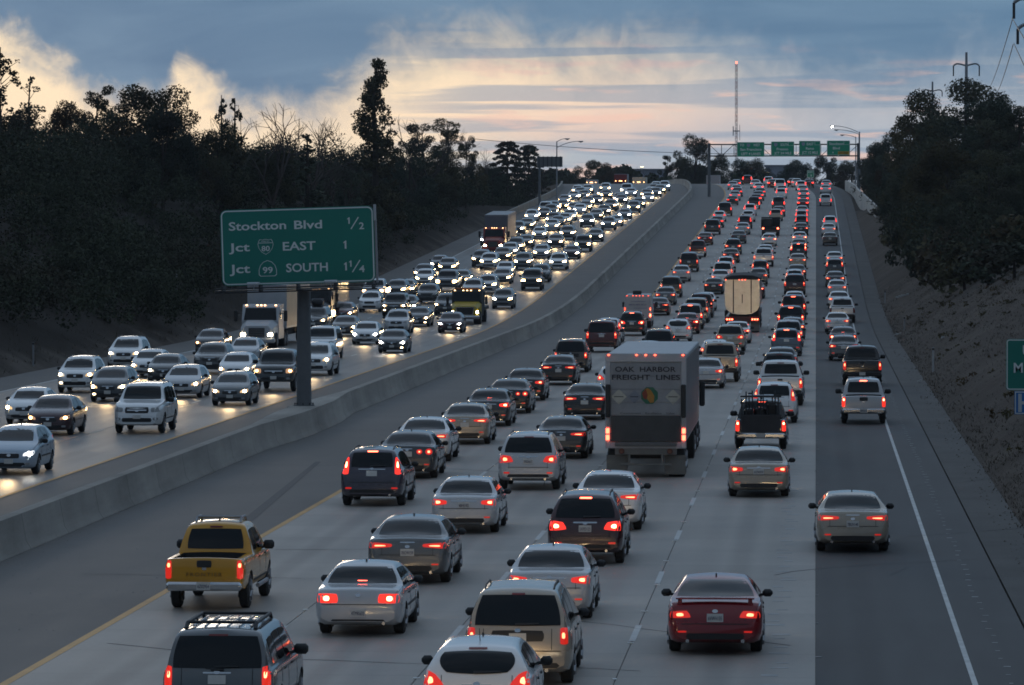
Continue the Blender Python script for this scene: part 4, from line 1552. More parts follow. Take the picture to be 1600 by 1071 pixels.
def lamp_post(px, ybase, ytop, Y, arms, lit, label):
    b = at_dist(px, ybase, Y)
    t = at_dist(px, ytop, Y)
    g0 = zground(b.x, Y)
    r = empty('street_lamp', (b.x, Y, g0))
    tag(r, label, 'street lamp', 'street lamps along the highway')
    m = MB()
    H = t.z - g0
    m.tube((0, 0, -.3), (0, 0, H), .14, .08, 10)
    obj('pole', m, M_STEEL, r, smooth=40)
    for ax, ay, base_y in arms:
        e = at_dist(ax, ay, Y)
        s0 = at_dist(px, base_y, Y)
        a0 = Vector((0, 0, s0.z - g0))
        a1 = Vector((e.x - b.x, 0, e.z - g0))
        pts = []
        for i in range(7):
            k = i / 6
            p = a0.lerp(a1, k)
            p.z = a0.z + (a1.z - a0.z) * (1 - (1 - k) ** 2)
            pts.append(p)
        m = MB()
        m.path(pts, .05, 6)
        am = obj('arm', m, M_STEEL, r, smooth=40)
        d = 1 if a1.x > a0.x else -1
        m = MB()
        m.box(-.4, .4, -.18, .18, -.12, .06, .05)
        obj('luminaire', m, M_STEEL, am, loc=(a1.x + .25 * d, 0, a1.z))
        m = MB()
        m.lathe([(-.1, .05), (-.06, .16), (0, .2)], 12, 'z')
        obj('lens', m, M_LAMP, am, loc=(a1.x + .25 * d, 0, a1.z - .12), color=(1, .95, .85, .6 if lit else 0.0))
    return r


lamp_post(870, 305, 221, 742, [(884, 217, 222), (905, 221, 231)], False, 'double-armed lamp post rising behind the oncoming traffic, left of the crest')
lamp_post(1343, 290, 206, 780, [(1303, 197, 208)], True, 'lit long-armed lamp by the trees, topmost of three arms at the crest')
lamp_post(1342, 290, 209, 820, [(1309, 203, 210)], False, 'unlit long-armed lamp by the trees, second of three arms at the crest')
lamp_post(1337, 290, 214, 880, [(1318, 211, 215)], False, 'unlit lamp by the trees, lowest and farthest of three arms at the crest')

# back of a sign over the oncoming side
BYD = 660.0
a, b = at_dist(839, 261, BYD), at_dist(879, 245, BYD)
br = empty('sign_board', (at_dist(843, 300, BYD).x, BYD, zground(at_dist(843, 300, BYD).x, BYD)))
tag(br, 'grey back of a ribbed sign on a post above the oncoming lanes', 'sign')
m = MB()
m.box(a.x - br.location.x, b.x - br.location.x, -.05, .05, a.z - br.location.z, b.z - br.location.z)
obj('panel', m, pbr('sign_back', (.16, .17, .18), .5, .3, noise=(1, .2)), br)
for i in range(6):
    m = MB()
    xx = a.x + (b.x - a.x) * (i + .5) / 6 - br.location.x
    m.box(xx - .06, xx + .06, -.16, -.052, a.z - br.location.z - .05, b.z - br.location.z + .05)
    obj('rib', m, M_DARKSTEEL, br)
m = MB()
m.tube((0, .25, -.5), (0, .25, b.z - br.location.z), .2, .16, 10)
obj('post', m, M_POST, br)

# radio mast
MY = 1500.0
mb_ = at_dist(1150.5, 240, MY)
mt = at_dist(1150.5, 100, MY)
ms = empty('radio_mast', (mb_.x, MY, zground(mb_.x, MY)))
tag(ms, 'tall red and white lattice radio mast beyond the gantry', 'mast')
M_RED = pbr('mast_red', (.28, .05, .04), .6)
M_MW = pbr('mast_white', (.4, .38, .38), .6)
Hm = mt.z - ms.location.z
nseg = 18
for k in range(nseg):
    za, zb = Hm * k / nseg, Hm * (k + 1) / nseg
    m = MB()
    w = .42
    cs = [(w * math.cos(R(90 + 120 * i)), w * math.sin(R(90 + 120 * i))) for i in range(3)]
    for i in range(3):
        p, q = cs[i], cs[(i + 1) % 3]
        m.tube((*p, za), (*p, zb), .06, n=5)
        m.tube((*p, za), (*q, (za + zb) / 2), .05, n=4)
        m.tube((*q, (za + zb) / 2), (*p, zb), .05, n=4)
    obj('lattice_section', m, M_RED if k % 2 else M_MW, ms)
m = MB()
zz = at_dist(1150, 205, MY).z - ms.location.z
m.lathe([(zz - .15, 1.2), (zz + .15, 1.2)], 12, 'z')
m.tube((1.1, 0, zz - 3), (1.1, 0, zz + 2), .08)
m.tube((-1.0, 0, zz - 1.5), (-1.0, 0, zz + 1.5), .15)
obj('antenna_platform', m, M_STEEL, ms)
m = MB()
m.lathe([(Hm, .3), (Hm + .8, .3)], 8, 'z')
obj('beacon', m, M_MARK, ms, color=(1, .2, .12, .03))


def pylon(px, ytop, Y, arms, label, topless=False):
    """tubular pole with curved crossarms and hanging insulators; arms are (half width px, y px, insulator px)"""
    t = at_dist(px, ytop, Y)
    g0 = zground(t.x, Y)
    r = empty('power_pylon', (t.x, Y, g0))
    tag(r, label, 'pylon', 'power pylons')
    s = F / Y
    m = MB()
    m.tube((0, 0, -.5), (0, 0, t.z - g0), .55, .18, 10)
    obj('pole', m, M_STEEL, r, smooth=40)
    for hw, yy, ins in arms:
        zz = at_dist(px, yy, Y).z - g0
        w = hw / s
        for sg_ in (-1, 1):
            pts = [Vector((sg_ * w * k / 6, 0, zz + .35 * math.sin(math.pi * .5 * k / 6) - (0.6 * max(0, k - 4) / 2) ** 2)) for k in range(7)]
            m = MB()
            m.path(pts, .13, 6)
            am = obj('crossarm', m, M_STEEL, r)
            m = MB()
            m.tube(pts[-1], pts[-1] - Vector((0, 0, ins / s)), .10, .10, 8)
            obj('insulator', m, M_DARKSTEEL, am)
    return r


pylon(1510, 82, 700, [(20, 103, 16)], 'steel power pylon standing just behind the tallest dark tree', )
pylon(1457, 128, 950, [(15, 143, 8)], 'smaller distant power pylon left of the tallest dark tree')
pylon(1637, -30, 330, [(52, 4, 25), (46, 45, 24)], 'near power pylon whose crossarms enter at the top right corner')


def wire(pts, r, label, seg=14, sag=0.0):
    m = MB()
    for a, b in zip(pts[:-1], pts[1:]):
        q = [a.lerp(b, i / seg) - Vector((0, 0, sag * 4 * (i / seg) * (1 - i / seg))) for i in range(seg + 1)]
        m.path(q, r, 4)
    o = obj('power_wire', m, M_DARKSTEEL)
    return tag(o, label, 'wire', 'power wires')


wire([at_dist(738, 217, 900), at_dist(1200, 241, 980)], .07, 'thin dark wire crossing the sky behind the lamp post and gantry', sag=.8)
wire([at_dist(1582, 30, 330), at_dist(1545, 140, 690)], .035, 'upper power wire sagging from the near pylon, leftmost of four', sag=.5)
wire([at_dist(1583, 70, 330), at_dist(1555, 150, 690)], .035, 'lower power wire sagging from the near pylon, second of four', sag=.5)
wire([at_dist(1584, 68, 329), at_dist(1612, 128, 200)], .03, 'power wire running from the lower crossarm towards the camera side')
wire([at_dist(1581, 28, 331), at_dist(1612, 80, 200)], .03, 'power wire running from the upper crossarm towards the camera side')

# ------------------------------------------------------------------ retaining walls, marker posts, far building
def wall_run(name, pts, label, h0, mat, thick=.3):
    """panelled wall along ground points; every panel a part"""
    r = empty(name, pts[0])
    tag(r, label, 'wall')
    for i in range(len(pts) - 1):
        a, b = pts[i], pts[i + 1]
        ha, hb = h0(i / (len(pts) - 1)), h0((i + 1) / (len(pts) - 1))
        d = (b - a).normalized()
        a2, b2 = a + d * .02, b - d * .02
        n = Vector((d.y, -d.x, 0)) * thick
        m = MB()
        vs = [a2, b2, b2 + n, a2 + n]
        m.add([p + Vector((0, 0, -.8)) - r.location for p in vs] + [vs[0] + Vector((0, 0, ha)) - r.location, vs[1] + Vector((0, 0, hb)) - r.location, vs[2] + Vector((0, 0, hb)) - r.location, vs[3] + Vector((0, 0, ha)) - r.location],
              [(3, 2, 1, 0), (4, 5, 6, 7), (0, 1, 5, 4), (1, 2, 6, 5), (2, 3, 7, 6), (3, 0, 4, 7)])
        obj('wall_panel', m, mat, r)
    return r


M_WALL = surface_mat('wall_concrete', (.55, .52, .48), .85, .5, 3.0, .2)
pts = []
for i in range(15):
    k = i / 14
    y = 598 + (800 - 598) * k
    pts.append(Vector((7.6 - 1.4 * min(1, k * 1.6) + bend(y), y, zroad(y) - .02)))
wall_run('retaining_wall', pts, 'pale concrete retaining wall beside the exit lane under dark trees', lambda k: 2.9 - 1.4 * k, M_WALL)
pts = [Vector((-42.6 + bend(y), y, zroad(y) - .02)) for y in range(600, 830, 14)]
wall_run('edge_barrier', pts, 'low concrete barrier edging the oncoming lanes on the climb', lambda k: .95, surface_mat('edge_concrete', (.30, .28, .25), .8, .4, 3.0, .2))


def marker_post(px, py, h, label, lean=0.0, col=None):
    v = None
    for Y in range(100, 600, 1):
        p = at_dist(px, py, Y)
        if p.z <= zground(p.x, Y):
            v = p
            break
    if v is None:
        return
    z = zground(v.x, v.y)
    r = empty('marker_post', (v.x, v.y, z), (0, lean, 0))
    tag(r, label, 'marker post', 'roadside marker posts')
    m = MB()
    m.box(-.05, .05, -.015, .015, -.3, h, .01)
    obj('stake', m, col or pbr('stake_white', (.42, .43, .44), .6, noise=(3, .3)), r)
    m = MB()
    m.box(-.052, .052, -.022, .02, h - .14, h - .02)
    obj('cap', m, M_DARKSTEEL, r)


marker_post(1458, 581, 1.25, 'white marker stake nearest the green H sign, on the dirt slope')
marker_post(1413, 518, 1.0, 'grey marker stake halfway up the right-hand dirt slope', col=M_STEEL)
marker_post(1383, 473, 1.0, 'white marker stake near the litter strip on the right slope')
marker_post(52, 574, 1.3, 'thin grey marker stake at the foot of the dark embankment', col=M_STEEL)
marker_post(276, 470, 2.2, 'tall thin pale post among the dark trees above the white truck', col=M_STEEL)
# litter on the right slope
M_LIT = pbr('litter_white', (.5, .5, .5), .7)
rr = random.Random(5)
for (px, py, w, lab) in ((1410, 466, 1.1, 'long torn white plastic strip lying on the right-hand slope'), (1403, 524, .45, 'small white scrap of litter by the right shoulder'), (1473, 530, .22, 'tiny white scrap high on the right slope'), (1437, 598, .2, 'white cup-sized litter by the edge of the right shoulder')):
    for Y in range(100, 600):
        p = at_dist(px, py, Y)
        if p.z <= zground(p.x, Y) + .02:
            m = MB()
            for k in range(5):
                x0 = -w / 2 + w * k / 5
                m.box(x0, x0 + w / 4.6, rr.uniform(-.1, 0), rr.uniform(.05, .15), .0 + k * .05 * w, .06 + k * .06 * w + rr.uniform(0, .06))
            o = obj('litter', m, M_LIT, loc=(p.x, Y, zground(p.x, Y) + .02))
            tag(o, lab, 'litter', 'litter on the slope')
            break


def building(px0, px1, ytop, Y, col, label, nwin):
    a = at_dist(px0, ytop, Y)
    b = at_dist(px1, ytop, Y)
    g0 = zground((a.x + b.x) / 2, Y)
    r = empty('building', ((a.x + b.x) / 2, Y, g0))
    tag(r, label, 'building')
    w, h = (b.x - a.x) / 2, a.z - g0
    m = MB()
    m.box(-w, w, 0, 18, -1, h - .6)
    obj('wall', m, col, r)
    m = MB()
    m.box(-w - .5, w + .5, -.5, 18.5, h - .6, h)
    obj('roof', m, pbr('far_roof', (.22, .23, .26), .8), r)
    for i in range(nwin):
        m = MB()
        x0 = -w + 2 * w * (i + .2) / nwin
        m.box(x0, x0 + 2 * w * .55 / nwin, -.08, -.002, h * .45, h * .75)
        obj('window', m, M_GLASS, r)


building(985, 1040, 264, 1500, pbr('far_wall', (.30, .32, .38), .8, noise=(.1, .2)), 'long low dusky blue building beyond the oncoming crest', 8)
building(1196, 1236, 258, 1650, pbr('far_wall2', (.30, .32, .38), .8, noise=(.1, .2)), 'grey overpass-like building seen below the gantry signs', 6)
for (px, py, Y, lab) in ((1199, 270, 1180, 'warm glowing lamp below the second gantry sign'), (1292, 268, 1180, 'warm glowing lamp right of the small exit sign'), (1003, 261, 1400, 'single white lamp in front of the far low building')):
    p = at_dist(px, py, Y)
    r = empty('area_light', (p.x, Y, zground(p.x, Y)))
    tag(r, lab, 'lamp', 'far area lamps')
    m = MB()
    m.tube((0, .3, -.3), (0, .3, p.z - r.location.z + .3), .1)
    obj('pole', m, M_STEEL, r)
    m = MB()
    m.box(-.5, .5, -.2, .2, -.12, .12, .05)
    obj('lens', m, M_LAMP, r, loc=(0, 0, p.z - r.location.z), color=(1, .85, .5, .03))


# crack sealer and grit on the pavement
def crack(px, py, n, step, seed, wander):
    r = random.Random(seed)
    p = on_road(px, py)
    m = MB()
    a = Vector((p.x, p.y))
    d = Vector((wander, 1.0)).normalized()
    pts = [a.copy()]
    for i in range(n):
        d = (d + Vector((r.uniform(-.5, .5), r.uniform(-.3, .3)))).normalized()
        a = a + d * step * r.uniform(.6, 1.3)
        pts.append(a.copy())
    for q0, q1 in zip(pts[:-1], pts[1:]):
        t = (q1 - q0).normalized()
        nn = Vector((t.y, -t.x)) * r.uniform(.015, .035)
        z0, z1 = zroad(q0.y) + .0165, zroad(q1.y) + .0165
        m.add([(q0.x - nn.x, q0.y - nn.y, z0), (q0.x + nn.x, q0.y + nn.y, z0), (q1.x + nn.x, q1.y + nn.y, z1), (q1.x - nn.x, q1.y - nn.y, z1)], [(0, 1, 2, 3)])
    obj('crack_seal', m, M_SKID, road)


for i, (px, py, n, st, w) in enumerate(((1210, 900, 14, 1.6, .6), (1390, 900, 16, 2.0, .2), (1430, 760, 12, 2.5, .1), (1000, 1050, 10, 1.2, -1.5), (470, 905, 8, .7, -4.0), (430, 860, 6, .6, 5.0), (1235, 1010, 12, 1.2, -.3), (850, 760, 12, 2.0, .4), (1490, 770, 10, 1.0, 3.0), (1500, 905, 9, .6, 4.0))):
    crack(px, py, n, st, 60 + i, w)


def grit(name, xr, seed, n, parent):
    r = random.Random(seed)
    m = MB()
    for _ in range(n):
        y = 60 + 360 * r.random() ** 1.3
        x = xr[0] + (xr[1] - xr[0]) * r.random() ** 2
        s = r.uniform(.006, .02)
        z = zroad(y) + .004
        m.add([(x - s, y, z), (x, y - s, z), (x + s, y, z), (x, y + s, z), (x, y, z + s * .8)], [(0, 1, 4), (1, 2, 4), (2, 3, 4), (3, 0, 4)])
    o = obj(name, m, pbr('grit_grey', (.22, .21, .20), .9, noise=(2, .7)), parent)
    o['kind'] = 'stuff'


grit('grit', (-19.6, -15.0), 71, 900, road)
grit('grit', (5.5, 4.2), 72, 700, road)
grit('grit', (-21.4, -24.2), 73, 500, road2)
# ------------------------------------------------------------------ trees
def leaf_mat(name, c0, c1):
    m = bpy.data.materials.new(name)
    m.use_nodes = True
    t = NT(m.node_tree)
    b = m.node_tree.nodes['Principled BSDF']
    oi = t.new('ShaderNodeObjectInfo')
    pos = t.new('ShaderNodeNewGeometry').outputs['Position']
    n = t.noise(pos, .45, 4, .6)
    c = t.mix(t.sstep(n, .3, .7), (*c0, 1), (*c1, 1))
    nb = t.noise(pos, .07, 3, .6)
    c = t.mix(t.math('MULTIPLY', t.sstep(nb, .50, .64), .7), c, (.062, .046, .036, 1))
    c = t.mix(1.0, c, oi.outputs['Color'], 'MULTIPLY')
    t.l.new(c, b.inputs['Base Color'])
    b.inputs['Roughness'].default_value = .8
    b.inputs['Specular IOR Level'].default_value = .08
    return m


M_LEAF = leaf_mat('leaf_dark', (.040, .046, .034), (.080, .088, .058))
M_BARK = pbr('bark', (.045, .036, .03), .9, noise=(3, .3))
M_TWIG = pbr('twig', (.05, .038, .032), .9)


def quads_mesh(name, P, N, S, mat, seed):
    """leaf-sized four-sided faces at P facing N with sizes S"""
    r = np.random.RandomState(seed)
    n = len(P)
    N = N / (np.linalg.norm(N, axis=1, keepdims=True) + 1e-9)
    a = r.randn(n, 3)
    U = np.cross(N, a)
    U /= (np.linalg.norm(U, axis=1, keepdims=True) + 1e-9)
    V = np.cross(N, U)
    S = S[:, None]
    k = r.uniform(.55, 1.0, (n, 1))
    V0 = np.stack([P - U * S * .5, P - V * S * k * .45 + U * S * .1, P + U * S * .55, P + V * S * k * .5], axis=1).reshape(-1, 3)
    me = bpy.data.meshes.new(name)
    me.vertices.add(4 * n)
    me.vertices.foreach_set('co', V0.ravel())
    me.loops.add(4 * n)
    me.loops.foreach_set('vertex_index', np.arange(4 * n, dtype=np.int32))
    me.polygons.add(n)
    me.polygons.foreach_set('loop_start', np.arange(0, 4 * n, 4, dtype=np.int32))
    me.update(calc_edges=True)
    me.materials.append(mat)
    return me


def cluster_points(centers, radii, per, r, flat=0.75, shell=0.55):
    P, N = [], []
    for c, rad in zip(centers, radii):
        n = max(8, int(per * (rad ** 2)))
        d = r.randn(n, 3)
        d /= np.linalg.norm(d, axis=1, keepdims=True)
        rr_ = rad * (shell + (1 - shell) * r.rand(n, 1) ** .5) * r.uniform(.75, 1.12, (n, 1))
        p = d * rr_
        p[:, 2] *= flat
        P.append(p + np.array(c))
        N.append(d + .7 * r.randn(n, 3))
    return np.concatenate(P), np.concatenate(N)


def branch_tube(mb, pts, r0, r1, n=6):
    m = len(pts) - 1
    for i in range(m):
        mb.tube(pts[i], pts[i + 1], r0 + (r1 - r0) * i / m, r0 + (r1 - r0) * (i + 1) / m, n, caps=False)


TREES = {}


def tree_proto(kind, seed):
    key = (kind, seed)
    if key in TREES:
        return TREES[key]
    r = np.random.RandomState(seed * 17 + 5)
    trunk = MB()
    C, Rr = [], []
    size = .17
    per = 400
    flat_ = .75
    if kind == 'broad':            # about 10 m tall, 9 m wide, built from lobes on limbs
        branch_tube(trunk, [Vector((0, 0, -.5)), Vector((.1, 0, 2)), Vector((.1, .1, 4.2)), Vector((0, 0, 7.5))], .32, .08)
        for i in range(26):
            a = r.uniform(0, 2 * math.pi)
            h = r.uniform(2.8, 9.2)
            w = 4.2 * math.sqrt(max(.05, 1 - ((h - 5.2) / 4.6) ** 2)) * r.uniform(.35, .95)
            c = (w * math.cos(a), w * math.sin(a), h)
            C.append(c)
            Rr.append(r.uniform(.8, 1.7))
            if i % 2 == 0:
                branch_tube(trunk, [Vector((0, 0, h * .5)), Vector((c[0] * .5, c[1] * .5, h * .8)), Vector(c)], .09, .02, 5)
    elif kind == 'pine':           # open-topped pine, 12 m, irregular pads with gaps
        branch_tube(trunk, [Vector((0, 0, -.5)), Vector((.15, 0, 4)), Vector((-.1, .1, 8)), Vector((.1, 0, 11.5))], .3, .05)
        for i in range(30):
            a = r.uniform(0, 2 * math.pi)
            h = r.uniform(3.5, 11.8)
            w = (3.6 - 2.2 * abs(h - 8) / 5) * r.uniform(.25, 1.0)
            c = (w * math.cos(a), w * math.sin(a), h)
            C.append(c)
            Rr.append(r.uniform(.5, 1.1))
            branch_tube(trunk, [Vector((0, 0, h - .8)), Vector(c)], .06, .02, 4)
        flat_ = .6
    elif kind == 'tall':           # the tall ragged conifer: columnar with bulges and sky gaps, 15 m
        branch_tube(trunk, [Vector((0, 0, -.5)), Vector((.1, 0, 7)), Vector((-.1, 0, 12)), Vector((.3, 0, 15.2))], .38, .04)
        for i in range(150):
            h = r.uniform(1.0, 15.0) if i < 110 else r.uniform(3, 12)
            t = h / 15.0
            wmax = 2.9 * (1 - t) ** .8 + .12 + .38 * (1 - t) * math.sin(h * 1.3 + .5)
            a = r.uniform(0, 2 * math.pi)
            w = max(.15, wmax) * r.uniform(.25, 1.0)
            c = (w * math.cos(a) + .25 * math.sin(h), w * math.sin(a), h)
            C.append(c)
            Rr.append(r.uniform(.4, .9) * (1.2 - .45 * t))
            if i % 2 == 0:
                branch_tube(trunk, [Vector((0, 0, h - .5)), Vector(c)], .05, .015, 4)
        size = .18
        per = 300
    elif kind == 'spire':          # narrow conical conifer, 9 m
        branch_tube(trunk, [Vector((0, 0, -.5)), Vector((0, 0, 9))], .2, .03)
        for i in range(40):
            h = r.uniform(.8, 9.0)
            w = (1.5 * (1 - h / 9.4) + .1) * r.uniform(.2, 1)
            a = r.uniform(0, 2 * math.pi)
            C.append((w * math.cos(a), w * math.sin(a), h))
            Rr.append(r.uniform(.25, .5) * (1.3 - .8 * h / 9))
        size = .24
        per = 200
        flat_ = 1.1
    elif kind == 'cedar':          # layered drooping cedar, 10 m
        branch_tube(trunk, [Vector((0, 0, -.5)), Vector((0, 0, 9.6))], .3, .06)
        for lev in range(9):
            h = 2 + lev * .9
            w = 4.3 - .36 * lev
            for k in range(7):
                a = 2 * math.pi * k / 7 + lev * .7 + r.uniform(-.3, .3)
                for q in (.45, .75, 1.0):
                    C.append((w * q * math.cos(a), w * q * math.sin(a), h + .5 * q - .9 * q * q))
                    Rr.append(r.uniform(.4, .75))
                branch_tube(trunk, [Vector((0, 0, h)), Vector((w * .5 * math.cos(a), w * .5 * math.sin(a), h + .3)), Vector((w * math.cos(a), w * math.sin(a), h - .4))], .07, .02, 4)
        size = .28
        per = 100
        flat_ = .4
    elif kind == 'sparse':         # thin see-through tree with tufts, 12 m
        branch_tube(trunk, [Vector((0, 0, -.5)), Vector((.2, 0, 5)), Vector((0, .2, 9)), Vector((.2, 0, 12))], .22, .04)
        for i in range(46):
            h = r.uniform(3, 12)
            a = r.uniform(0, 2 * math.pi)
            w = r.uniform(.3, 2.4) * (1.1 - .5 * h / 12)
            c = (w * math.cos(a), w * math.sin(a), h)
            C.append(c)
            Rr.append(r.uniform(.22, .5))
            branch_tube(trunk, [Vector((.1, 0, h - .9)), Vector(c)], .035, .012, 4)
        size = .22
        per = 190
    elif kind == 'bush':           # 3.5 m round shrub
        branch_tube(trunk, [Vector((0, 0, -.4)), Vector((.1, 0, 1.8))], .1, .04, 5)
        for i in range(14):
            a = r.uniform(0, 2 * math.pi)
            w = r.uniform(.2, 1.7)
            C.append((w * math.cos(a), w * math.sin(a), r.uniform(.5, 2.9) * (1.1 - w / 5)))
            Rr.append(r.uniform(.5, 1.0))
        size = .28
        per = 110
    elif kind == 'bare':           # leafless winter tree, 9 m
        def grow(p, d, l, rad, lev):
            q = p + d * l
            trunk.tube(p, q, rad, rad * .72, 5 if lev < 2 else 3, caps=False)
            if lev >= 6:
                return
            for _ in range(2 if lev else 4):
                dv = Vector(r.randn(3)) * (.42 if lev else .5)
                nd = (d + dv + Vector((0, 0, .10))).normalized()
                grow(q, nd, l * r.uniform(.68, .88), rad * .66, lev + 1)
            if r.rand() < .45:
                grow(p + d * l * .6, (d + Vector(r.randn(3)) * .7).normalized(), l * .6, rad * .5, lev + 2)
        grow(Vector((0, 0, -.3)), Vector((0, 0, 1)), 2.3, .16, 0)
    tm = trunk.mesh('trunk', M_BARK if kind != 'bare' else M_TWIG)
    cm = None
    if C:
        P, N = cluster_points(C, Rr, per, r, flat_)
        S = size * r.uniform(.6, 1.5, len(P))
        cm = quads_mesh('crown', P, N, S, M_LEAF, seed)
    h = {'broad': 10.2, 'pine': 12.6, 'tall': 15.4, 'spire': 9.3, 'cedar': 9.9, 'sparse': 12.3, 'bush': 3.4, 'bare': 8.8}[kind]
    TREES[key] = (tm, cm, h)
    return TREES[key]


ORD = ['zeroth', 'first', 'second', 'third', 'fourth', 'fifth', 'sixth', 'seventh', 'eighth', 'ninth', 'tenth', 'eleventh', 'twelfth', 'thirteenth', 'fourteenth', 'fifteenth', 'sixteenth', 'seventeenth', 'eighteenth', 'nineteenth', 'twentieth',
       'twenty-first', 'twenty-second', 'twenty-third', 'twenty-fourth', 'twenty-fifth', 'twenty-sixth', 'twenty-seventh', 'twenty-eighth', 'twenty-ninth', 'thirtieth', 'thirty-first', 'thirty-second', 'thirty-third', 'thirty-fourth', 'thirty-fifth',
       'thirty-sixth', 'thirty-seventh', 'thirty-eighth', 'thirty-ninth', 'fortieth', 'forty-first', 'forty-second', 'forty-third', 'forty-fourth', 'forty-fifth']
TREE_NAME = {'broad': 'leafy_tree', 'pine': 'pine_tree', 'tall': 'conifer_tree', 'spire': 'spire_conifer', 'cedar': 'cedar_tree', 'sparse': 'sparse_tree', 'bush': 'bush', 'bare': 'bare_tree'}
TREE_WORD = {'broad': 'dark bushy tree', 'pine': 'open-crowned pine', 'tall': 'tall ragged conifer', 'spire': 'narrow spire conifer', 'cedar': 'layered drooping cedar', 'sparse': 'thin see-through tree', 'bush': 'round dark bush', 'bare': 'bare winter tree'}

# kind, seed, photo x, photo y of the top, distance, width factor, side
TREE_LIST = [
    ('sparse', 1, 2, 68, 380, 1.25, 'L'), ('sparse', 2, 45, 114, 400, .9, 'L'), ('broad', 1, 20, 168, 395, 1.0, 'L'), ('bare', 1, 84, 168, 420, .8, 'L'),
    ('broad', 2, 108, 152, 425, .62, 'L'), ('pine', 1, 152, 128, 420, .8, 'L'), ('broad', 3, 190, 140, 415, .95, 'L'), ('broad', 4, 234, 128, 410, 1.0, 'L'), ('broad', 5, 255, 165, 405, .75, 'L'),
    ('bare', 2, 300, 165, 430, .9, 'L'), ('spire', 1, 346, 142, 430, .9, 'L'), ('spire', 2, 367, 148, 430, 1.0, 'L'), ('broad', 1, 340, 190, 425, .7, 'L'), ('bare', 3, 425, 146, 440, 1.35, 'L'), ('bare', 4, 485, 160, 455, 1.1, 'L'), ('spire', 3, 480, 205, 450, 1.7, 'L'),
    ('broad', 2, 420, 222, 445, .8, 'L'), ('tall', 1, 585, 87, 455, 1.0, 'L'), ('pine', 2, 545, 222, 460, .7, 'L'), ('bare', 2, 655, 168, 500, 1.2, 'L'), ('bare', 1, 520, 228, 465, .8, 'L'),
    ('pine', 3, 660, 188, 490, .9, 'L'), ('pine', 1, 700, 180, 500, .95, 'L'), ('pine', 2, 728, 205, 505, .6, 'L'), ('broad', 3, 640, 215, 480, .8, 'L'), ('broad', 4, 690, 225, 500, .8, 'L'),
    ('cedar', 1, 793, 217, 590, .9, 'L'), ('cedar', 2, 826, 223, 600, .8, 'L'), ('broad', 5, 770, 258, 570, .9, 'L'), ('broad', 1, 745, 250, 545, .8, 'L'), ('broad', 2, 838, 268, 625, .6, 'L'), ('bare', 3, 755, 225, 640, .8, 'L'),
    ('broad', 3, 915, 250, 1000, 1.1, 'F'), ('broad', 4, 940, 252, 1010, .9, 'F'), ('bare', 4, 965, 250, 1040, .8, 'F'), ('broad', 5, 985, 262, 1150, .7, 'F'), ('bare', 2, 1010, 255, 1200, .7, 'F'),
    ('broad', 1, 1087, 209, 1020, .95, 'F'), ('pine', 3, 1043, 240, 1030, .7, 'F'), ('broad', 2, 1062, 244, 1025, .7, 'F'), ('broad', 3, 1115, 240, 1020, .8, 'F'), ('broad', 4, 1145, 246, 1090, .9, 'F'),
    ('broad', 5, 1172, 248, 1120, .9, 'F'), ('broad', 1, 1200, 262, 1150, .8, 'F'), ('broad', 2, 1245, 247, 1080, .9, 'F'), ('broad', 3, 1272, 243, 1070, .8, 'F'), ('pine', 2, 1293, 240, 1060, .7, 'F'), ('broad', 4, 1310, 252, 1040, .9, 'F'), ('broad', 2, 1330, 248, 1000, .8, 'F'),
    ('broad', 5, 1358, 222, 690, .75, 'R'), ('broad', 1, 1385, 207, 640, .8, 'R'), ('pine', 1, 1415, 185, 580, .85, 'R'), ('broad', 2, 1440, 172, 540, .9, 'R'), ('broad', 3, 1470, 140, 500, .9, 'R'), ('broad', 4, 1508, 118, 470, 1.0, 'R'), ('broad', 5, 1540, 150, 450, .9, 'R'),
    ('broad', 1, 1562, 185, 430, .85, 'R'), ('pine', 2, 1592, 155, 420, .9, 'R'), ('broad', 2, 1480, 215, 430, .9, 'R'), ('broad', 3, 1430, 240, 480, .8, 'R'), ('broad', 4, 1545, 230, 395, .9, 'R'), ('broad', 5, 1600, 225, 370, .9, 'R'), ('broad', 1, 1390, 262, 530, .7, 'R'),
    ('broad', 2, 1365, 262, 590, .6, 'R'), ('broad', 3, 1500, 285, 375, .8, 'R'), ('broad', 4, 1575, 290, 350, .8, 'R'), ('broad', 5, 1440, 300, 420, .7, 'R'),
    ('bush', 1, 1485, 352, 345, 1.3, 'R'), ('bush', 2, 1520, 345, 350, 1.4, 'R'), ('bush', 3, 1560, 335, 340, 1.4, 'R'), ('bush', 1, 1600, 330, 320, 1.4, 'R'), ('bush', 2, 1410, 335, 440, 1.1, 'R'), ('bush', 3, 1390, 350, 470, 1.0, 'R'), ('bush', 2, 1450, 350, 390, 1.2, 'R'),
    ('bush', 1, 1432, 322, 425, 1.2, 'R'), ('broad', 1, 1366, 236, 660, .7, 'R'), ('broad', 3, 1382, 250, 600, .7, 'R'), ('broad', 2, 1405, 262, 520, .7, 'R'), ('bush', 2, 1388, 318, 560, 1.3, 'R'), ('bush', 3, 1402, 335, 505, 1.3, 'R'), ('bush', 1, 1418, 352, 460, 1.3, 'R'), ('bush', 3, 1440, 368, 415, 1.3, 'R'), ('bush', 2, 1468, 372, 375, 1.4, 'R'), ('bush', 1, 1508, 372, 335, 1.4, 'R'), ('bush', 3, 1545, 368, 318, 1.4, 'R'), ('bush', 2, 1585, 362, 305, 1.4, 'R')]
SIDE = {'L': 'on the embankment above the oncoming lanes', 'F': 'in the far tree line at the crest', 'R': 'on the right-hand slope'}
counts = {}
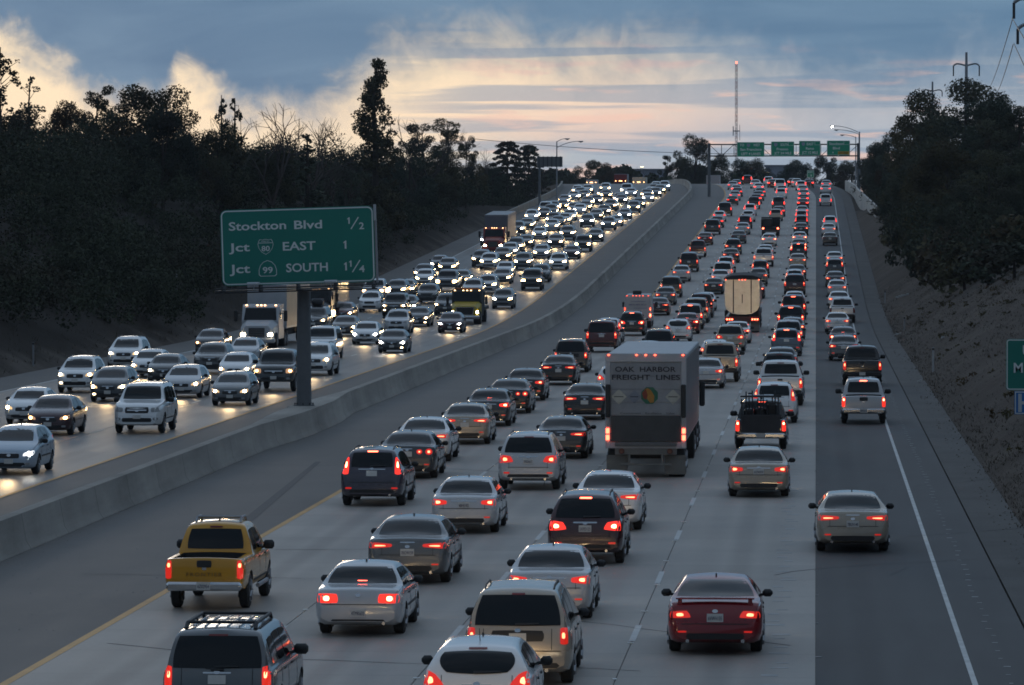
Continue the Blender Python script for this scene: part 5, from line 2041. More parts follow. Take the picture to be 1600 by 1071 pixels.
for kind, seed, px, py, Y, wf, side in sorted(TREE_LIST, key=lambda t: t[2]):
    t = at_dist(px, py, Y)
    if side == 'L':
        if t.x > -47:
            Y *= 47.0 / -t.x
            t = at_dist(px, py, Y)
        xx = t.x
    elif side == 'R':
        xx = max(t.x, 8.5 if kind != 'bush' else 8.8)
    else:
        xx = t.x
    g0 = zground(xx, Y) if side != 'F' else min(zground(xx, Y), 11.0)
    tm, cm, h = tree_proto(kind, seed)
    H = max(1.5, t.z - g0)
    k = H / h
    kw = max(k * .75, min(1.35, k)) * wf
    if kind == 'bush':
        kw = wf
    r = empty(TREE_NAME[kind], (xx, Y, g0), (0, 0, rng.uniform(0, 6.28) if kind not in ('bare', 'tall') else 0.0))
    r.scale = (kw, kw, k)
    counts[(kind, side)] = counts.get((kind, side), 0) + 1
    n = counts[(kind, side)]
    tag(r, '%s %s, %s such from the left' % (TREE_WORD[kind], SIDE[side], ORD[n]), 'bush' if kind == 'bush' else 'tree', {'L': 'trees above the oncoming lanes', 'F': 'far tree line', 'R': 'trees on the right-hand slope'}[side])
    if kind == 'tall':
        r['label'] = 'tall ragged conifer rising highest above the left tree line'
    v = rng.uniform(.7, 1.3)
    hue = rng.uniform(-.15, .28)
    if cm:
        link('crown', cm, r, color=(v * (1 + hue), v, v * (1 - hue * .8), 1))
    link('trunk', tm, r)


# the massed understorey of both slopes: one dark mass of leaves nobody could count
def undergrowth(name, spots, seed, label, size=.17):
    r = np.random.RandomState(seed)
    Ps, Ns = [], []
    for (x, y, w, h) in spots:
        z = zground(x, y)
        n = r.randint(6, 11)
        C = [(x + r.uniform(-w, w), y + r.uniform(-w, w), z + r.uniform(.15, .9) * h) for _ in range(n)]
        Rr = [r.uniform(.35, .62) * min(w, h) for _ in range(n)]
        P, N = cluster_points(C, Rr, 105, r, .8)
        Ps.append(P)
        Ns.append(N)
    P, N = np.concatenate(Ps), np.concatenate(Ns)
    S = size * r.uniform(.7, 1.6, len(P))
    o = link(name, quads_mesh(name, P, N, S, M_LEAF, seed), color=(.85, .9, .85, 1))
    return tag(o, label, 'undergrowth', kind='stuff')


r0 = random.Random(11)
spots = []
for y in range(140, 760, 6):
    for k in range(8):
        x = -r0.uniform(47.5, 84)
        if k == 0:
            x = -r0.uniform(46.5, 52)
        h = r0.uniform(4.0, 7.5) if x < -55 else r0.uniform(1.2, 3.6)
        spots.append((x + bend(y), y + r0.uniform(-4, 4), r0.uniform(1.8, 3.6), h))
for y in range(230, 620, 7):
    for k in range(2):
        spots.append((-r0.uniform(80, 118), y + r0.uniform(-4, 4), r0.uniform(2.5, 4.5), r0.uniform(4.5, 8.5)))
for y in range(290, 640, 4):
    spots.append((-r0.uniform(44.6, 50) + bend(y), y + r0.uniform(-3, 3), r0.uniform(.8, 1.7), r0.uniform(.7, 2.2)))
undergrowth('undergrowth', spots, 3, 'dense dark thicket of shrubs covering the embankment beside the oncoming lanes')
spots = []
for y in range(330, 760, 6):
    for k in range(3):
        x = r0.uniform(11.0 if y < 400 else (9.3 if y < 500 else 8.6), 26)
        spots.append((x + bend(y), y + r0.uniform(-4, 4), r0.uniform(1.4, 3.0), r0.uniform(2.5, 6.5)))
undergrowth('undergrowth', spots, 4, 'dense dark thicket of shrubs below the trees on the right-hand slope')
spots = []
for k in range(130):
    y = r0.uniform(960, 1350)
    spots.append((r0.uniform(-190, 60), y, r0.uniform(2.5, 5), r0.uniform(2.5, 6.5)))
undergrowth('far_wood', spots, 5, 'far dark belt of trees along the horizon behind the crest', .8)


spots = [(r0.uniform(6.6, 13.5), 95 + 260 * r0.random() ** 1.2, r0.uniform(.15, .5), r0.uniform(.12, .45)) for _ in range(150)]
dry = undergrowth('dry_brush', spots, 6, 'clumps of dry brown brush dotting the right-hand dirt slope', .09)
dry.color = (1.5, 1.15, .85, 1)


# dry weeds and clods on the right slope and along the left foot
def weeds(name, n, xr, yr, seed, label, hmin, hmax, col):
    r = np.random.RandomState(seed)
    P = []
    for _ in range(n):
        y = yr[0] + (yr[1] - yr[0]) * r.rand() ** 1.5
        x = xr[0] + (xr[1] - xr[0]) * r.rand() ** 1.3
        P.append((x, y, zground(x, y)))
    P = np.array(P)
    cl = np.repeat(P, 6, axis=0) + r.randn(n * 6, 3) * np.array([.18, .18, .02])
    h = r.uniform(hmin, hmax, (n * 6, 1))
    lean = r.randn(n * 6, 3) * .45
    lean[:, 2] = 1
    top = cl + lean * h
    side = r.randn(n * 6, 3) * .012
    side[:, 2] = 0
    V = np.stack([cl - side, cl + side, top], axis=1).reshape(-1, 3)
    m = n * 6
    me = bpy.data.meshes.new(name)
    me.vertices.add(3 * m)
    me.vertices.foreach_set('co', V.ravel())
    me.loops.add(3 * m)
    me.loops.foreach_set('vertex_index', np.arange(3 * m, dtype=np.int32))
    me.polygons.add(m)
    me.polygons.foreach_set('loop_start', np.arange(0, 3 * m, 3, dtype=np.int32))
    me.update(calc_edges=True)
    me.materials.append(col)
    return tag(link(name, me), label, 'weeds', kind='stuff')


M_DRY = pbr('dry_weed', (.075, .062, .045), .9, noise=(.8, .5))
weeds('dry_weeds', 7000, (5.7, 13.0), (85, 420), 1, 'sparse dry weeds scattered over the right-hand dirt slope', .03, .14, M_DRY)
weeds('dry_weeds', 5000, (-56, -43.0), (150, 520), 2, 'sparse dry weeds along the foot of the left embankment', .1, .4, M_DRY)


def clods(name, n, xr, yr, seed, label):
    r = random.Random(seed)
    m = MB()
    for _ in range(n):
        y = yr[0] + (yr[1] - yr[0]) * r.random() ** 1.4
        x = xr[0] + (xr[1] - xr[0]) * r.random() ** 1.6
        s = r.uniform(.015, .05)
        z = zground(x, y)
        m.add([(x - s, y, z), (x, y - s, z), (x + s, y, z), (x, y + s, z), (x + r.uniform(-s, s) * .4, y, z + s * r.uniform(.5, 1.0))], [(0, 1, 4), (1, 2, 4), (2, 3, 4), (3, 0, 4)])
    return tag(obj(name, m, pbr('clod', (.12, .10, .088), .95, noise=(1.2, .6))), label, 'stones', kind='stuff')


clods('stones', 2500, (4.9, 12.0), (85, 330), 9, 'small stones and clods strewn along the dirt edge of the exit lane')
# ------------------------------------------------------------------ the traffic
NAME = {'sedan': 'sedan', 'sedan_sport': 'sedan', 'sedan_old': 'sedan', 'sedan_round': 'sedan', 'coupe': 'coupe', 'hatch': 'hatchback', 'crossover': 'crossover', 'crossover_b': 'crossover', 'suv': 'suv', 'minivan': 'minivan', 'pickup': 'pickup_truck', 'pickup_big': 'pickup_truck'}
WORD = {'sedan': 'sedan', 'coupe': 'coupe', 'hatchback': 'hatchback', 'crossover': 'crossover', 'suv': 'SUV', 'minivan': 'minivan', 'pickup_truck': 'pickup'}
CAT = {'sedan': 'car', 'coupe': 'car', 'hatchback': 'car', 'crossover': 'suv', 'suv': 'suv', 'minivan': 'minivan', 'pickup_truck': 'pickup'}
K = {'S': 'sedan', 'P': 'sedan_sport', 'O': 'sedan_old', 'D': 'sedan_round', 'C': 'coupe', 'H': 'hatch', 'X': 'crossover', 'Y': 'crossover_b', 'U': 'suv', 'M': 'minivan', 'T': 'pickup', 'B': 'pickup_big'}
# kind, colour, photo x and y of the rear wheels' contact, b = braking, n = lights off, optional own label
AWAY = '''
U g 352 1147 . grey SUV with black roof rack, cut by the bottom edge below the yellow pickup
T y 330 950 . yellow crew-cab pickup with roof bars beside the yellow line
X p 585 790 b dark plum crossover with red lamps flanking its rear window, behind a dark sedan
D d 640 747 . black sedan with pairs of round tail lamps, ahead of the plum crossover
P w 664 721 . white sedan between the round-lamped black sedan and the champagne one
P t 729 694 . pale champagne sedan with slim lamps, in the lane beside the yellow line
S d 765 666 b dark grey sedan with its high brake lamp lit, ahead of the champagne sedan
D k 797 646 .
S k 822 626 .
P k 874 602 . black sedan with wide slim tail lamps behind the brown minivan
M o 893 582 . dark brown minivan behind the dark red SUV, beside the median shoulder
U r 941 551 . dark red SUV with a pale lower bumper, ahead of the brown minivan
X w 951 536 .
Y k 976 525 b
P m 1030 493 .
S g 1038 477 .
U o 1047 465 .
S s 1063 440 .
U k 1079 425 .
T r 1090 402 .
S r 1100 383 .
U d 1114 367 .
S g 1122 356 .
H w 1121 347 .
U k 1135 338 .
S k 1148 321 .
S s 1151 314 .
S d 1155 308 .
S w 1151 303 b
S s 1140 297 .
S r 1160 294 b
X r 1168 289 b
O s 567 990 b white older sedan with square red lamps and lit high brake lamp
P g 642 910 . grey sport sedan with L-shaped lamps, right behind the silver sedan
S s 729 832 . silver sedan with chrome trunk bar, second lane, behind the silver crossover
Y s 828 765 . silver crossover with wide red lamps and roof rails, left of the freight truck
P d 879 716 . black sedan with split tail lamps just ahead of the silver crossover
P k 915 656 . black sedan hugging the left side of the freight truck
H w 963 622 .
M d 1030 562 .
S w 1011 576 .
H w 1060 535 .
S a 1066 522 b
U s 1070 515 b
U t 1081 505 .
U m 1094 497 .
S w 1100 486 .
S k 1112 460 .
S w 1131 447 .
U w 1136 440 .
X w 1139 428 .
S m 1147 411 .
Y d 1146 398 .
S d 1156 381 n
S s 1162 367 .
X m 1164 358 .
H w 1170 347 n
X w 1170 338 .
T m 1178 327 b
S r 1181 319 b
S g 1186 314 .
S g 1192 308 .
S w 1189 300 b
S w 1182 295 .
X w 1192 291 .
S r 1200 294 b
H w 750 1156 . white hatchback with dark oval rear window and roof antenna, at the bottom edge
H s 680 1262 . silver car whose railed roof just peeks over the bottom edge
M t 814 1067 . champagne minivan with tall rear window and black roof rails
S s 862 966 . silver sedan with dark teardrop lamps squeezed ahead of the champagne minivan
Y m 917 880 b dark maroon crossover braking hard, behind a white sedan
P w 952 828 . white sedan just ahead of the braking maroon crossover
S s 1104 607 . silver sedan peeking from the right side of the freight truck
B t 1124 597 . pale pickup with closed tailgate ahead of the silver sedan, right of the freight truck
H w 1118 573 .
Y t 1141 550 .
S w 1152 537 .
P m 1181 467 b
S g 1188 445 .
X d 1190 435 .
B w 1196 417 .
S w 1197 405 .
S w 1204 385 b
S g 1207 358 .
X t 1214 346 .
S r 1223 339 .
U d 1217 329 b
X w 1220 311 .
S s 1225 304 b
U w 1224 298 b
S g 1213 293 .
S r 1236 292 b
C a 1119 1018 . red coupe with a rear spoiler alone at the bottom centre
S t 1186 776 . gold sedan directly behind the dark pickup carrying scrap bars
T k 1189 702 b black pickup whose bed is stacked with dark bars and scrap
X w 1210 661 . white crossover with roof rails squeezed ahead of the scrap-laden pickup
B w 1219 634 . white pickup with black mirrors in the lane beside the dark asphalt
T d 1218 612 .
S w 1220 600 .
S d 1221 586 .
X c 1229 557 b
M s 1232 543 .
S g 1238 531 .
U k 1236 518 b
U r 1242 500 b
S w 1245 484 .
U m 1240 461 .
X w 1238 449 .
S d 1245 438 .
S t 1246 419 .
X k 1247 405 b
S d 1248 394 b
S w 1248 382 b
S k 1252 368 .
X d 1252 358 .
X s 1251 349 .
S s 1252 339 .
S r 1253 326 b
S r 1254 319 b
S s 1254 311 b
S s 1254 304 .
X w 1256 298 .
S w 1250 293 .
S r 1264 294 b
P t 1332 861 . grey-gold sedan alone on the dark asphalt lane, lower right
T s 1349 662 b silver pickup with bright brake lamps on the dark asphalt lane
B k 1347 603 . black high-riding pickup directly ahead of the silver pickup
S g 1318 564 .
S m 1317 548 b
S w 1308 520 .
B w 1316 505 n
S w 1311 483 .
S s 1308 464 .
S d 1305 449 .
X d 1304 431 .
S w 1304 416 .
S o 1297 384 n
S w 1295 369 .
X w 1297 359 .
T w 1290 322 .
S w 1290 303 .
S s 1291 295 .
'''
# kind, colour, photo x and y of the front wheels' contact; w white lamps, o orange lamps, n off
TOWARDS = '''
H l 20 741 w pale silver-blue hatchback cut by the left edge, nearest oncoming car
S m 80 680 o maroon sedan with small orange headlamps, second oncoming car from the left edge
O w 44 662 . white sedan half hidden behind the maroon sedan at far left
U w 220 677 n white full-size SUV with chrome grille and unlit lamps, nearest the barrier
X w 121 614 . white crossover directly left of the dark hatchback, near the dark embankment
H d 173 628 . dark hatchback behind the big white SUV
Y w 196 577 . white SUV nearest the dark embankment, front of its lane
S w 233 590 . white sedan just right of the white SUV by the embankment
S d 258 599 .
H s 286 622 . silver-grey hatchback right behind the big white SUV
S d 329 553 o
X d 329 585 n
S s 382 569 n
S w 370 597 .
H g 362 634 . grey hatchback left of the sign post, nearest the barrier
B d 431 612 o dark pickup partly hidden by the green sign's post
Y w 493 587 . white SUV just right of the green sign's post
U w 502 562 n white SUV with roof rails behind the one beside the sign post
M d 502 516 . dark minivan carrying a roof bag, right of the sign post
B s 559 472 o
S r 550 503 .
U k 591 504 .
X w 596 488 n
S o 552 526 .
S w 579 539 w white sedan side by side with a dark sedan, right of the sign post
X s 615 522 n
S d 614 552 w dark sedan with brilliant white lamps, nearest the barrier right of the post
X d 626 469 .
S g 650 463 .
S d 642 491 .
P d 652 511 .
X k 677 475 n
X d 698 493 .
S m 700 521 w maroon sedan with brilliant lamps in front of the yellow tow truck
S d 671 423 .
S d 650 437 .
S w 681 446 .
X d 731 420 .
S g 716 427 .
B g 704 457 .
S d 732 447 .
X s 729 466 n
X w 777 421 .
S w 780 433 .
S g 795 444 .
X s 771 459 .
X g 789 483 .
U k 838 454 .
X d 846 441 n
S o 797 409 .
X g 826 422 .
P s 858 404 .
X w 879 422 .
S d 740 390 w
X d 816 396 .
S s 806 401 .
S g 833 387 .
S d 874 387 .
S m 897 405 .
T d 919 394 .
S d 936 378 .
X g 893 375 .
S w 855 374 .
X d 822 368 .
S g 806 374 .
X w 818 347 .
S g 836 359 .
X d 852 353 .
S s 870 361 .
S d 877 355 n
S s 893 351 .
X d 924 355 w
X g 952 360 .
U w 843 338 .
S g 856 330 .
S b 870 320 .
S d 885 329 .
S d 854 342 .
X d 872 339 n
S g 881 335 .
S w 898 345 .
S w 913 335 .
S d 922 330 .
S g 935 344 .
S d 950 337 .
X d 960 330 .
S s 969 354 .
S g 982 343 w
X g 996 333 .
S d 1001 325 .
S d 909 322 .
S d 939 320 .
S s 1019 316 .
S g 1034 308 .
S d 1045 303 .
X s 1060 299 w
U w 971 306 .
S d 976 319 .
S g 961 328 .
S w 881 304 .
S s 888 313 .
S s 919 303 .
X s 936 302 .
S g 897 307 .
S d 936 309 .
S g 922 312 .
S d 954 311 .
S g 964 317 .
S s 990 308 w
S d 1001 310 .
S w 1010 307 .
S g 1020 302 .
S w 1027 298 .
'''


def lane_of(x):
    for i, b in enumerate((-22, -11, -7.3, -3.7, -.25, 99)):
        if x < b:
            return i
    return 5


LANE_TXT = {1: 'the lane beside the yellow line', 2: 'the second lane from the yellow line', 3: 'the third lane from the yellow line', 4: 'the last concrete lane', 5: 'the dark asphalt exit lane',
            11: 'the oncoming lane beside the barrier', 12: 'the second oncoming lane from the barrier', 13: 'the third oncoming lane from the barrier', 14: 'the oncoming lane by the embankment'}
CENT = {1: -12.75, 2: -9.07, 3: -5.45, 4: -1.85, 11: -26.3, 12: -30.0, 13: -33.7, 14: -37.4}


def parse(txt):
    out = []
    for ln in txt.strip().splitlines():
        p = ln.split(None, 5)
        out.append(dict(kind=K[p[0]], col=p[1], x=float(p[2]), y=float(p[3]), fl=p[4], label=p[5] if len(p) > 5 else None))
    return out


away, towards = parse(AWAY), parse(TOWARDS)
for c in away:
    if c['y'] > 1071:
        y = CAMZ * F / (c['y'] - 341.0)
        v = ray(c['x'], c['y'])
        c['p'] = Vector((v.x * y, y, 0))
    else:
        c['p'] = on_road(c['x'], c['y'])
    c['lane'] = lane_of(c['p'].x - bend(c['p'].y))
    if c['lane'] in CENT:
        c['p'].x = .35 * c['p'].x + .65 * (CENT[c['lane']] + bend(c['p'].y)) if c['p'].y > 330 else c['p'].x
for c in towards:
    c['p'] = on_road(c['x'], c['y'])
    xx = c['p'].x - bend(c['p'].y)
    c['lane'] = 11 + max(0, min(3, int((-24.45 - xx) / 3.7)))
    if c['p'].y > 300:
        c['p'].x = .4 * c['p'].x + .6 * (CENT[c['lane']] + bend(c['p'].y))

# trucks take their places in the lanes too: (key, photo x, y, length before the contact, after it)
TRUCKS = [('freight', 1010.5, 745, 1.0, 24.0, 3), ('van', 997, 513, .9, 5.5, 1), ('dump', 1160, 520, 1.2, 16.0, 3), ('flat', 1204, 369, 1.2, 7.0, 3),
          ('semi_white', 401, 545, 1.2, 22.0, 14), ('semi_red', 770, 396, 1.2, 22.0, 14), ('semi_chrome', 489, 508, 1.2, 16.0, 13), ('tow', 728, 507, 1.2, 8.0, 11)]
tr = {}
for key, px, py, a, b, ln in TRUCKS:
    p = on_road(px, py)
    tr[key] = dict(p=p, lane=ln, key=key, ext=(a, b), truck=True)
allv = away + towards + list(tr.values())
for c in allv:
    if 'ext' not in c:
        s = SPEC[c['kind']]
        if c['lane'] > 10:
            c['ext'] = (s['L'] - s['ro'] - s['wb'], s['ro'] + s['wb'])
        else:
            c['ext'] = (s['ro'], s['L'] - s['ro'])
# keep a gap between vehicles that follow one another in a lane
for ln in set(c['lane'] for c in allv):
    row = sorted([c for c in allv if c['lane'] == ln], key=lambda c: c['p'].y)
    for a, b in zip(row[:-1], row[1:]):
        need = a['p'].y + a['ext'][1] + .9 + b['ext'][0]
        if b['p'].y < need and not b.get('truck'):
            b['p'].y = need
            b['p'].x = b['p'].x
        if b.get('truck') and b['p'].y < need:
            a['p'].y -= need - b['p'].y
    for i, c in enumerate(row):
        c['ord'] = i + 1
used = set()
for c in away + towards:
    nm = NAME[c['kind']]
    lab = c['label']
    if not lab:
        col = COLORS[c['col']][1]
        lab = '%s %s, %s vehicle from the bottom in %s' % (col, WORD[nm], ORD[c['ord']], LANE_TXT[c['lane']])
    if lab in used:
        lab += ' again'
    used.add(lab)
    sc_ = F / c['p'].y
    lod = 0 if sc_ > 34 else (1 if sc_ > 19 else (2 if sc_ > 12.5 else 3))
    to = c['lane'] > 10
    fl = c['fl']
    lights = {'.': 'on', 'b': 'on', 'n': 'off', 'w': 'white', 'o': 'orange'}[fl]
    c['o'] = make_car(nm, c['kind'], c['col'], c['p'], math.pi if to else 0.0, fl == 'b', lights, lod)
    tag(c['o'], lab, CAT[nm], 'oncoming traffic' if to else 'traffic driving away')


def find(sub):
    for c in away + towards:
        if c['label'] and sub in c['label']:
            return c['o']


# ------------------------------------------------------------------ details of single cars
yp = find('yellow crew-cab')
yp.scale = (.93, 1.0, 1.0)
find('grey SUV with black roof rack').scale = (.94, 1.0, .90)
link('lettering', text_mesh('FRONTIER', .075, .82, pbr('tailgate_letter', (.20, .10, .01), .5), .004, space=1.3), yp, (0, -.03, .76))
m = MB()
for sg_ in (-1, 1):
    m.path([Vector((sg_ * .52, 2.25, 1.75)), Vector((sg_ * .52, 2.4, 1.86)), Vector((sg_ * .52, 3.0, 1.86)), Vector((sg_ * .52, 3.2, 1.74))], .03, 6)
obj('roof_rail', m, M_STEEL, yp)
m = MB()
m.tube((-.52, 2.45, 1.87), (.52, 2.45, 1.87), .03, n=6)
obj('roof_crossbar', m, M_STEEL, yp)
for sg_ in (-1, 1):
    m = MB()
    m.tube((sg_ * .96, 2.0, .42), (sg_ * .96, 3.6, .42), .05, n=6)
    obj('side_step', m, M_STEEL, yp)
M_FLARE = M_PAINT
plates = {'yellow crew-cab': '6Z02954', 'white older sedan': '4TMK632', 'grey sport sedan': '7KCW159', 'silver sedan with chrome': '6BHJ182', 'silver crossover with wide': '7MZA617', 'red coupe': '6VWV135', 'gold sedan directly': '6CPW970',
          'grey-gold sedan': '7BUV140', 'silver pickup with bright': '8M89547', 'dark maroon crossover': '5XPD123'}
for sub, s in plates.items():
    o = find(sub)
    pl = [ch for ch in o.children if ch.name.startswith('licence_plate')]
    if not pl:
        continue
    bbx = [pl[0].matrix_local @ Vector(v) for v in pl[0].bound_box]
    y = min(p.y for p in bbx)
    zc = sum(p.z for p in bbx) / 8
    t = link('lettering', text_mesh(s, .075, .26, M_INK, .002), pl[0], (0, y - .004, zc - .045))
gs = find('grey SUV with black roof rack')
m = MB()
for sg_ in (-1, 1):
    m.path([Vector((sg_ * .6, .55, 1.88)), Vector((sg_ * .6, .7, 1.98)), Vector((sg_ * .6, 2.6, 1.98)), Vector((sg_ * .6, 2.75, 1.88))], .035, 6)
for yy in (.75, 2.5):
    m.tube((-.6, yy, 1.985), (.6, yy, 1.985), .03, n=6)
obj('roof_rack', m, M_TRIM, gs)
for i in range(6):
    m = MB()
    x0 = -.5 + i * .2
    m.box(x0 - .012, x0 + .012, .7, 2.6, 1.905, 1.935)
    obj('roof_rib', m, pbr('roof_rib_grey', (.5, .5, .52), .3, .6), gs)
m = MB()
m.tube((-.1, -.02 + .06, 1.2), (.12, .05, 1.19), .03)
m.tube((.1, .05, 1.2), (-.2, .06, 1.215), .012)
obj('rear_wiper', m, M_TRIM, gs)
wh = find('white hatchback with dark oval')
m = MB()
m.tube((0, 1.0, 1.48), (0, .8, 1.72), .008, .005, 5)
obj('whip_antenna', m, M_TRIM, wh)

# scrap bars on the black pickup: a thing of its own resting in the bed
sb_ = find('stacked with dark bars')
lo = empty('scrap_load', sb_.location + Vector((0, .25, .72)), sb_.rotation_euler)
tag(lo, 'rack of dark bars and scrap stacked in the black pickup bed', 'scrap load')
r5 = random.Random(4)
for i in range(11):
    m = MB()
    x0 = -.66 + i * .13
    m.tube((x0, r5.uniform(0, .25), .02), (x0 + r5.uniform(-.05, .05), r5.uniform(.1, .6), r5.uniform(1.05, 1.45)), .025, n=5)
    obj('bar', m, M_DARKSTEEL, lo)
for zz in (.5, .95, 1.18):
    m = MB()
    m.box(-.74, .74, .1, .16, zz, zz + .06)
    obj('crossbar', m, M_DARKSTEEL, lo)
m = MB()
m.box(-.70, .70, -.30, -.24, -.12, .55)
obj('tail_board', m, M_DARKSTEEL, lo)
for k in range(3):
    m = MB()
    m.box(-.62 + .42 * k, -.62 + .42 * k + .36, .25, 1.2, .02, r5.uniform(.7, 1.0), .06)
    obj('scrap_box', m, M_TRIM, lo)
m = MB()
m.box(-.5, .45, .3, .9, 1.2, 1.26, .02)
obj('loose_panel', m, pbr('loose_panel_pale', (.35, .38, .42), .4), lo)
mv = find('dark minivan carrying')
rb = empty('roof_bag', mv.matrix_basis @ Vector((0, 1.9, 1.77)), mv.rotation_euler)
tag(rb, 'lumpy dark bag strapped on the roof of the dark minivan', 'bag')
m = MB()
m.box(-.42, .42, -.6, .6, 0, .52, .16)
obj('bag_body', m, M_TRIM, rb, smooth=60)
m = MB()
for yy in (-.25, .25):
    m.box(-.43, .43, yy - .03, yy + .03, .0, .535)
obj('strap', m, M_STEEL, rb)

# ------------------------------------------------------------------ trucks
M_TRUCKW = pbr('truck_white', (.44, .45, .47), .45, noise=(.9, .22))
M_DOOR = pbr('trailer_door_grey', (.27, .28, .295), .5, noise=(1.1, .55))
M_GRIME = pbr('grimy_dark', (.03, .03, .03), .75, noise=(2, .5))
M_FLAP = pbr('mud_flap', (.19, .185, .17), .85, noise=(2, .35))
M_LETTER = pbr('truck_letter', (.02, .022, .035), .6)
M_WARM_SIDE = pbr('trailer_warm_lit', (.42, .36, .28), .5, noise=(1, .2))  # white trailer's side panels, warm light put into their colour


def red_lamp(parent, x, y, z, w, h, a=.10, name='tail_light', col=(1, .1, .05)):
    m = MB()
    m.box(-w / 2, w / 2, -.03, .02, -h / 2, h / 2, .012)
    return obj(name, m, M_BULB, parent, loc=(x, y, z), color=(*col, a))


def dual_wheels(root, ys, hw, r=.5, w=.55):
    ty, rim = wheel_meshes(r, w)
    for y in ys:
        for sg_ in (-1, 1):
            o = link('wheel', ty, root, (sg_ * (hw - w / 2), y, r))
            link('rim', rim, o)


def place(key, px_x=None):
    p = tr[key]['p']
    return p


# freight truck
p = place('freight')
ft = empty('freight_truck', (p.x, p.y - .9, zroad(p.y) + .01))
tag(ft, 'tall grey freight truck lettered OAK HARBOR FREIGHT LINES', 'truck')
m = MB()
m.box(-1.30, 1.30, .05, 16.3, 1.15, 3.98, .03)
obj('cargo_box', m, M_TRUCKW, ft)
m = MB()
m.box(-1.31, 1.31, -.02, .10, 3.74, 4.02, .02)
m.box(-1.31, -1.14, -.02, .10, .95, 3.76, .02)
m.box(1.14, 1.31, -.02, .10, .95, 3.76, .02)
m.box(-1.31, 1.31, .0, .12, .95, 1.16, .02)
obj('rear_frame', m, M_TRUCKW, ft)
M_SIDE = pbr('trailer_side_grey', (.20, .20, .21), .4, noise=(.8, .4))
for i in range(13):
    for sg_ in (-1, 1):
        m = MB()
        m.box(min(sg_ * 1.302, sg_ * 1.314), max(sg_ * 1.302, sg_ * 1.314), .14 + i * 1.24, .14 + i * 1.24 + 1.2, 1.25, 3.86)
        obj('side_panel', m, M_SIDE, ft)
nsec = 4
for i in range(nsec):
    m = MB()
    z0_, z1_ = 2.02 + i * (3.72 - 2.02) / nsec, 2.02 + (i + 1) * (3.72 - 2.02) / nsec - .012
    m.box(-1.13, 1.13, .0, .06, z0_, z1_)
    obj('door_panel', m, M_DOOR, ft)
m = MB()
m.box(-1.12, 1.12, -.06, -.02, 1.18, 2.0, .01)
obj('lift_gate', m, pbr('gate_grey', (.06, .06, .06), .7, noise=(2, .5)), ft)
m = MB()
m.box(-1.0, 1.0, -.10, .1, 1.02, 1.14, .02)
obj('gate_ledge', m, pbr('worn_ledge', (.12, .12, .12), .6, noise=(2, .4)), ft)
for sg_ in (-1, 1):
    m = MB()
    m.box(sg_ * 1.22 - .08, sg_ * 1.22 + .08, -.12, -.021, 1.95, 3.02, .03)
    obj('lift_column', m, M_GRIME, ft)
    m = MB()
    m.box(sg_ * 1.22 - .04, sg_ * 1.22 + .04, -.07, -.021, 1.66, 1.92)
    obj('lift_cylinder', m, M_STEEL, ft)
    for zz in (1.52, 1.30):
        red_lamp(ft, sg_ * 1.23, -.05, zz, .11, .16, .07)
    m = MB()
    m.box(sg_ * .94 - .34, sg_ * .94 + .34, .30, .32, .10, .72)
    obj('mud_flap', m, M_FLAP, ft)
    m = MB()
    m.lathe([(-.02, .07), (.0, .09)], 14, 'y')
    o = obj('round_lamp', m, pbr('dull_lens', (.08, .01, .01), .3), ft, loc=(sg_ * .78, -.02, .86))
    m = MB()
    m.box(sg_ * .95 - .28, sg_ * .95 + .28, -.12, -.1, 3.80, 3.84)
for xx in (-1.2, -.3, 0, .3, 1.2):
    red_lamp(ft, xx, -.03, 3.97, .07, .045, .05, 'marker_light')
m = MB()
m.box(-1.0, 1.0, .02, .3, .74, .96, .02)
m.box(-.56, -.50, .0, .08, .42, .76)
m.box(.50, .56, .0, .08, .42, .76)
m.box(-.82, .82, -.02, .08, .40, .47, .01)
obj('rear_underride_guard', m, M_FLAP, ft)
m = MB()
m.box(-.5, .5, .6, 16, .6, 1.14)
obj('chassis', m, M_GRIME, ft)
dual_wheels(ft, [.9, 2.1, 12.5], 1.25)
link('lettering', text_mesh('OAK  HARBOR', .16, 1.96, M_LETTER, .003, bold=.015), ft, (-.02, -.012, 3.43))
link('lettering', text_mesh('FREIGHT  LINES', .16, 2.2, M_LETTER, .003, bold=.015), ft, (.0, -.012, 3.17))
link('lettering', text_mesh('Commitment    Excellence    Value', .06, 1.75, M_LETTER, .002), ft, (.05, -.012, 2.06))
for xx, zz, rad, mt in ((-.87, 2.62, .25, pbr('placard_pale', (.45, .44, .38), .6, noise=(6, .3))), (-.37, 2.62, .22, pbr('placard_grey', (.20, .22, .26), .6, noise=(6, .3))), (.88, 2.62, .25, MATS['placard_pale'])):
    m = MB()
    m.prism([(-rad, 0), (0, -rad), (rad, 0), (0, rad)], -.015, .0)
    pl = obj('placard', m, mt, ft, loc=(xx, 0, zz))
    m = MB()
    m.box(-rad * .6, rad * .6, -.02, -.012, -.012, .012)
    obj('placard_bar', m, M_LETTER, pl)
m = MB()
m.prism([(.29 * math.cos(R(22.5 + 45 * i)), .29 * math.sin(R(22.5 + 45 * i))) for i in range(8)], -.015, .0)
em = obj('emblem', m, pbr('emblem_green', (.03, .14, .08), .6, noise=(5, .4)), ft, loc=(.12, 0, 2.66))
m = MB()
m.prism([(-.16, .20), (-.10, -.06), (.02, -.24), (.14, -.22), (.16, -.02), (.04, .18), (-.06, .24)], -.02, -.012)
obj('emblem_leaf', m, pbr('emblem_orange', (.42, .19, .03), .6, noise=(8, .3)), em)
m = MB()
m.prism([(-.24, .08), (-.12, .22), (-.06, .02), (-.10, -.14), (-.2, -.08)], -.024, -.02)
obj('emblem_leaf', m, pbr('emblem_red', (.22, .04, .02), .6), em)
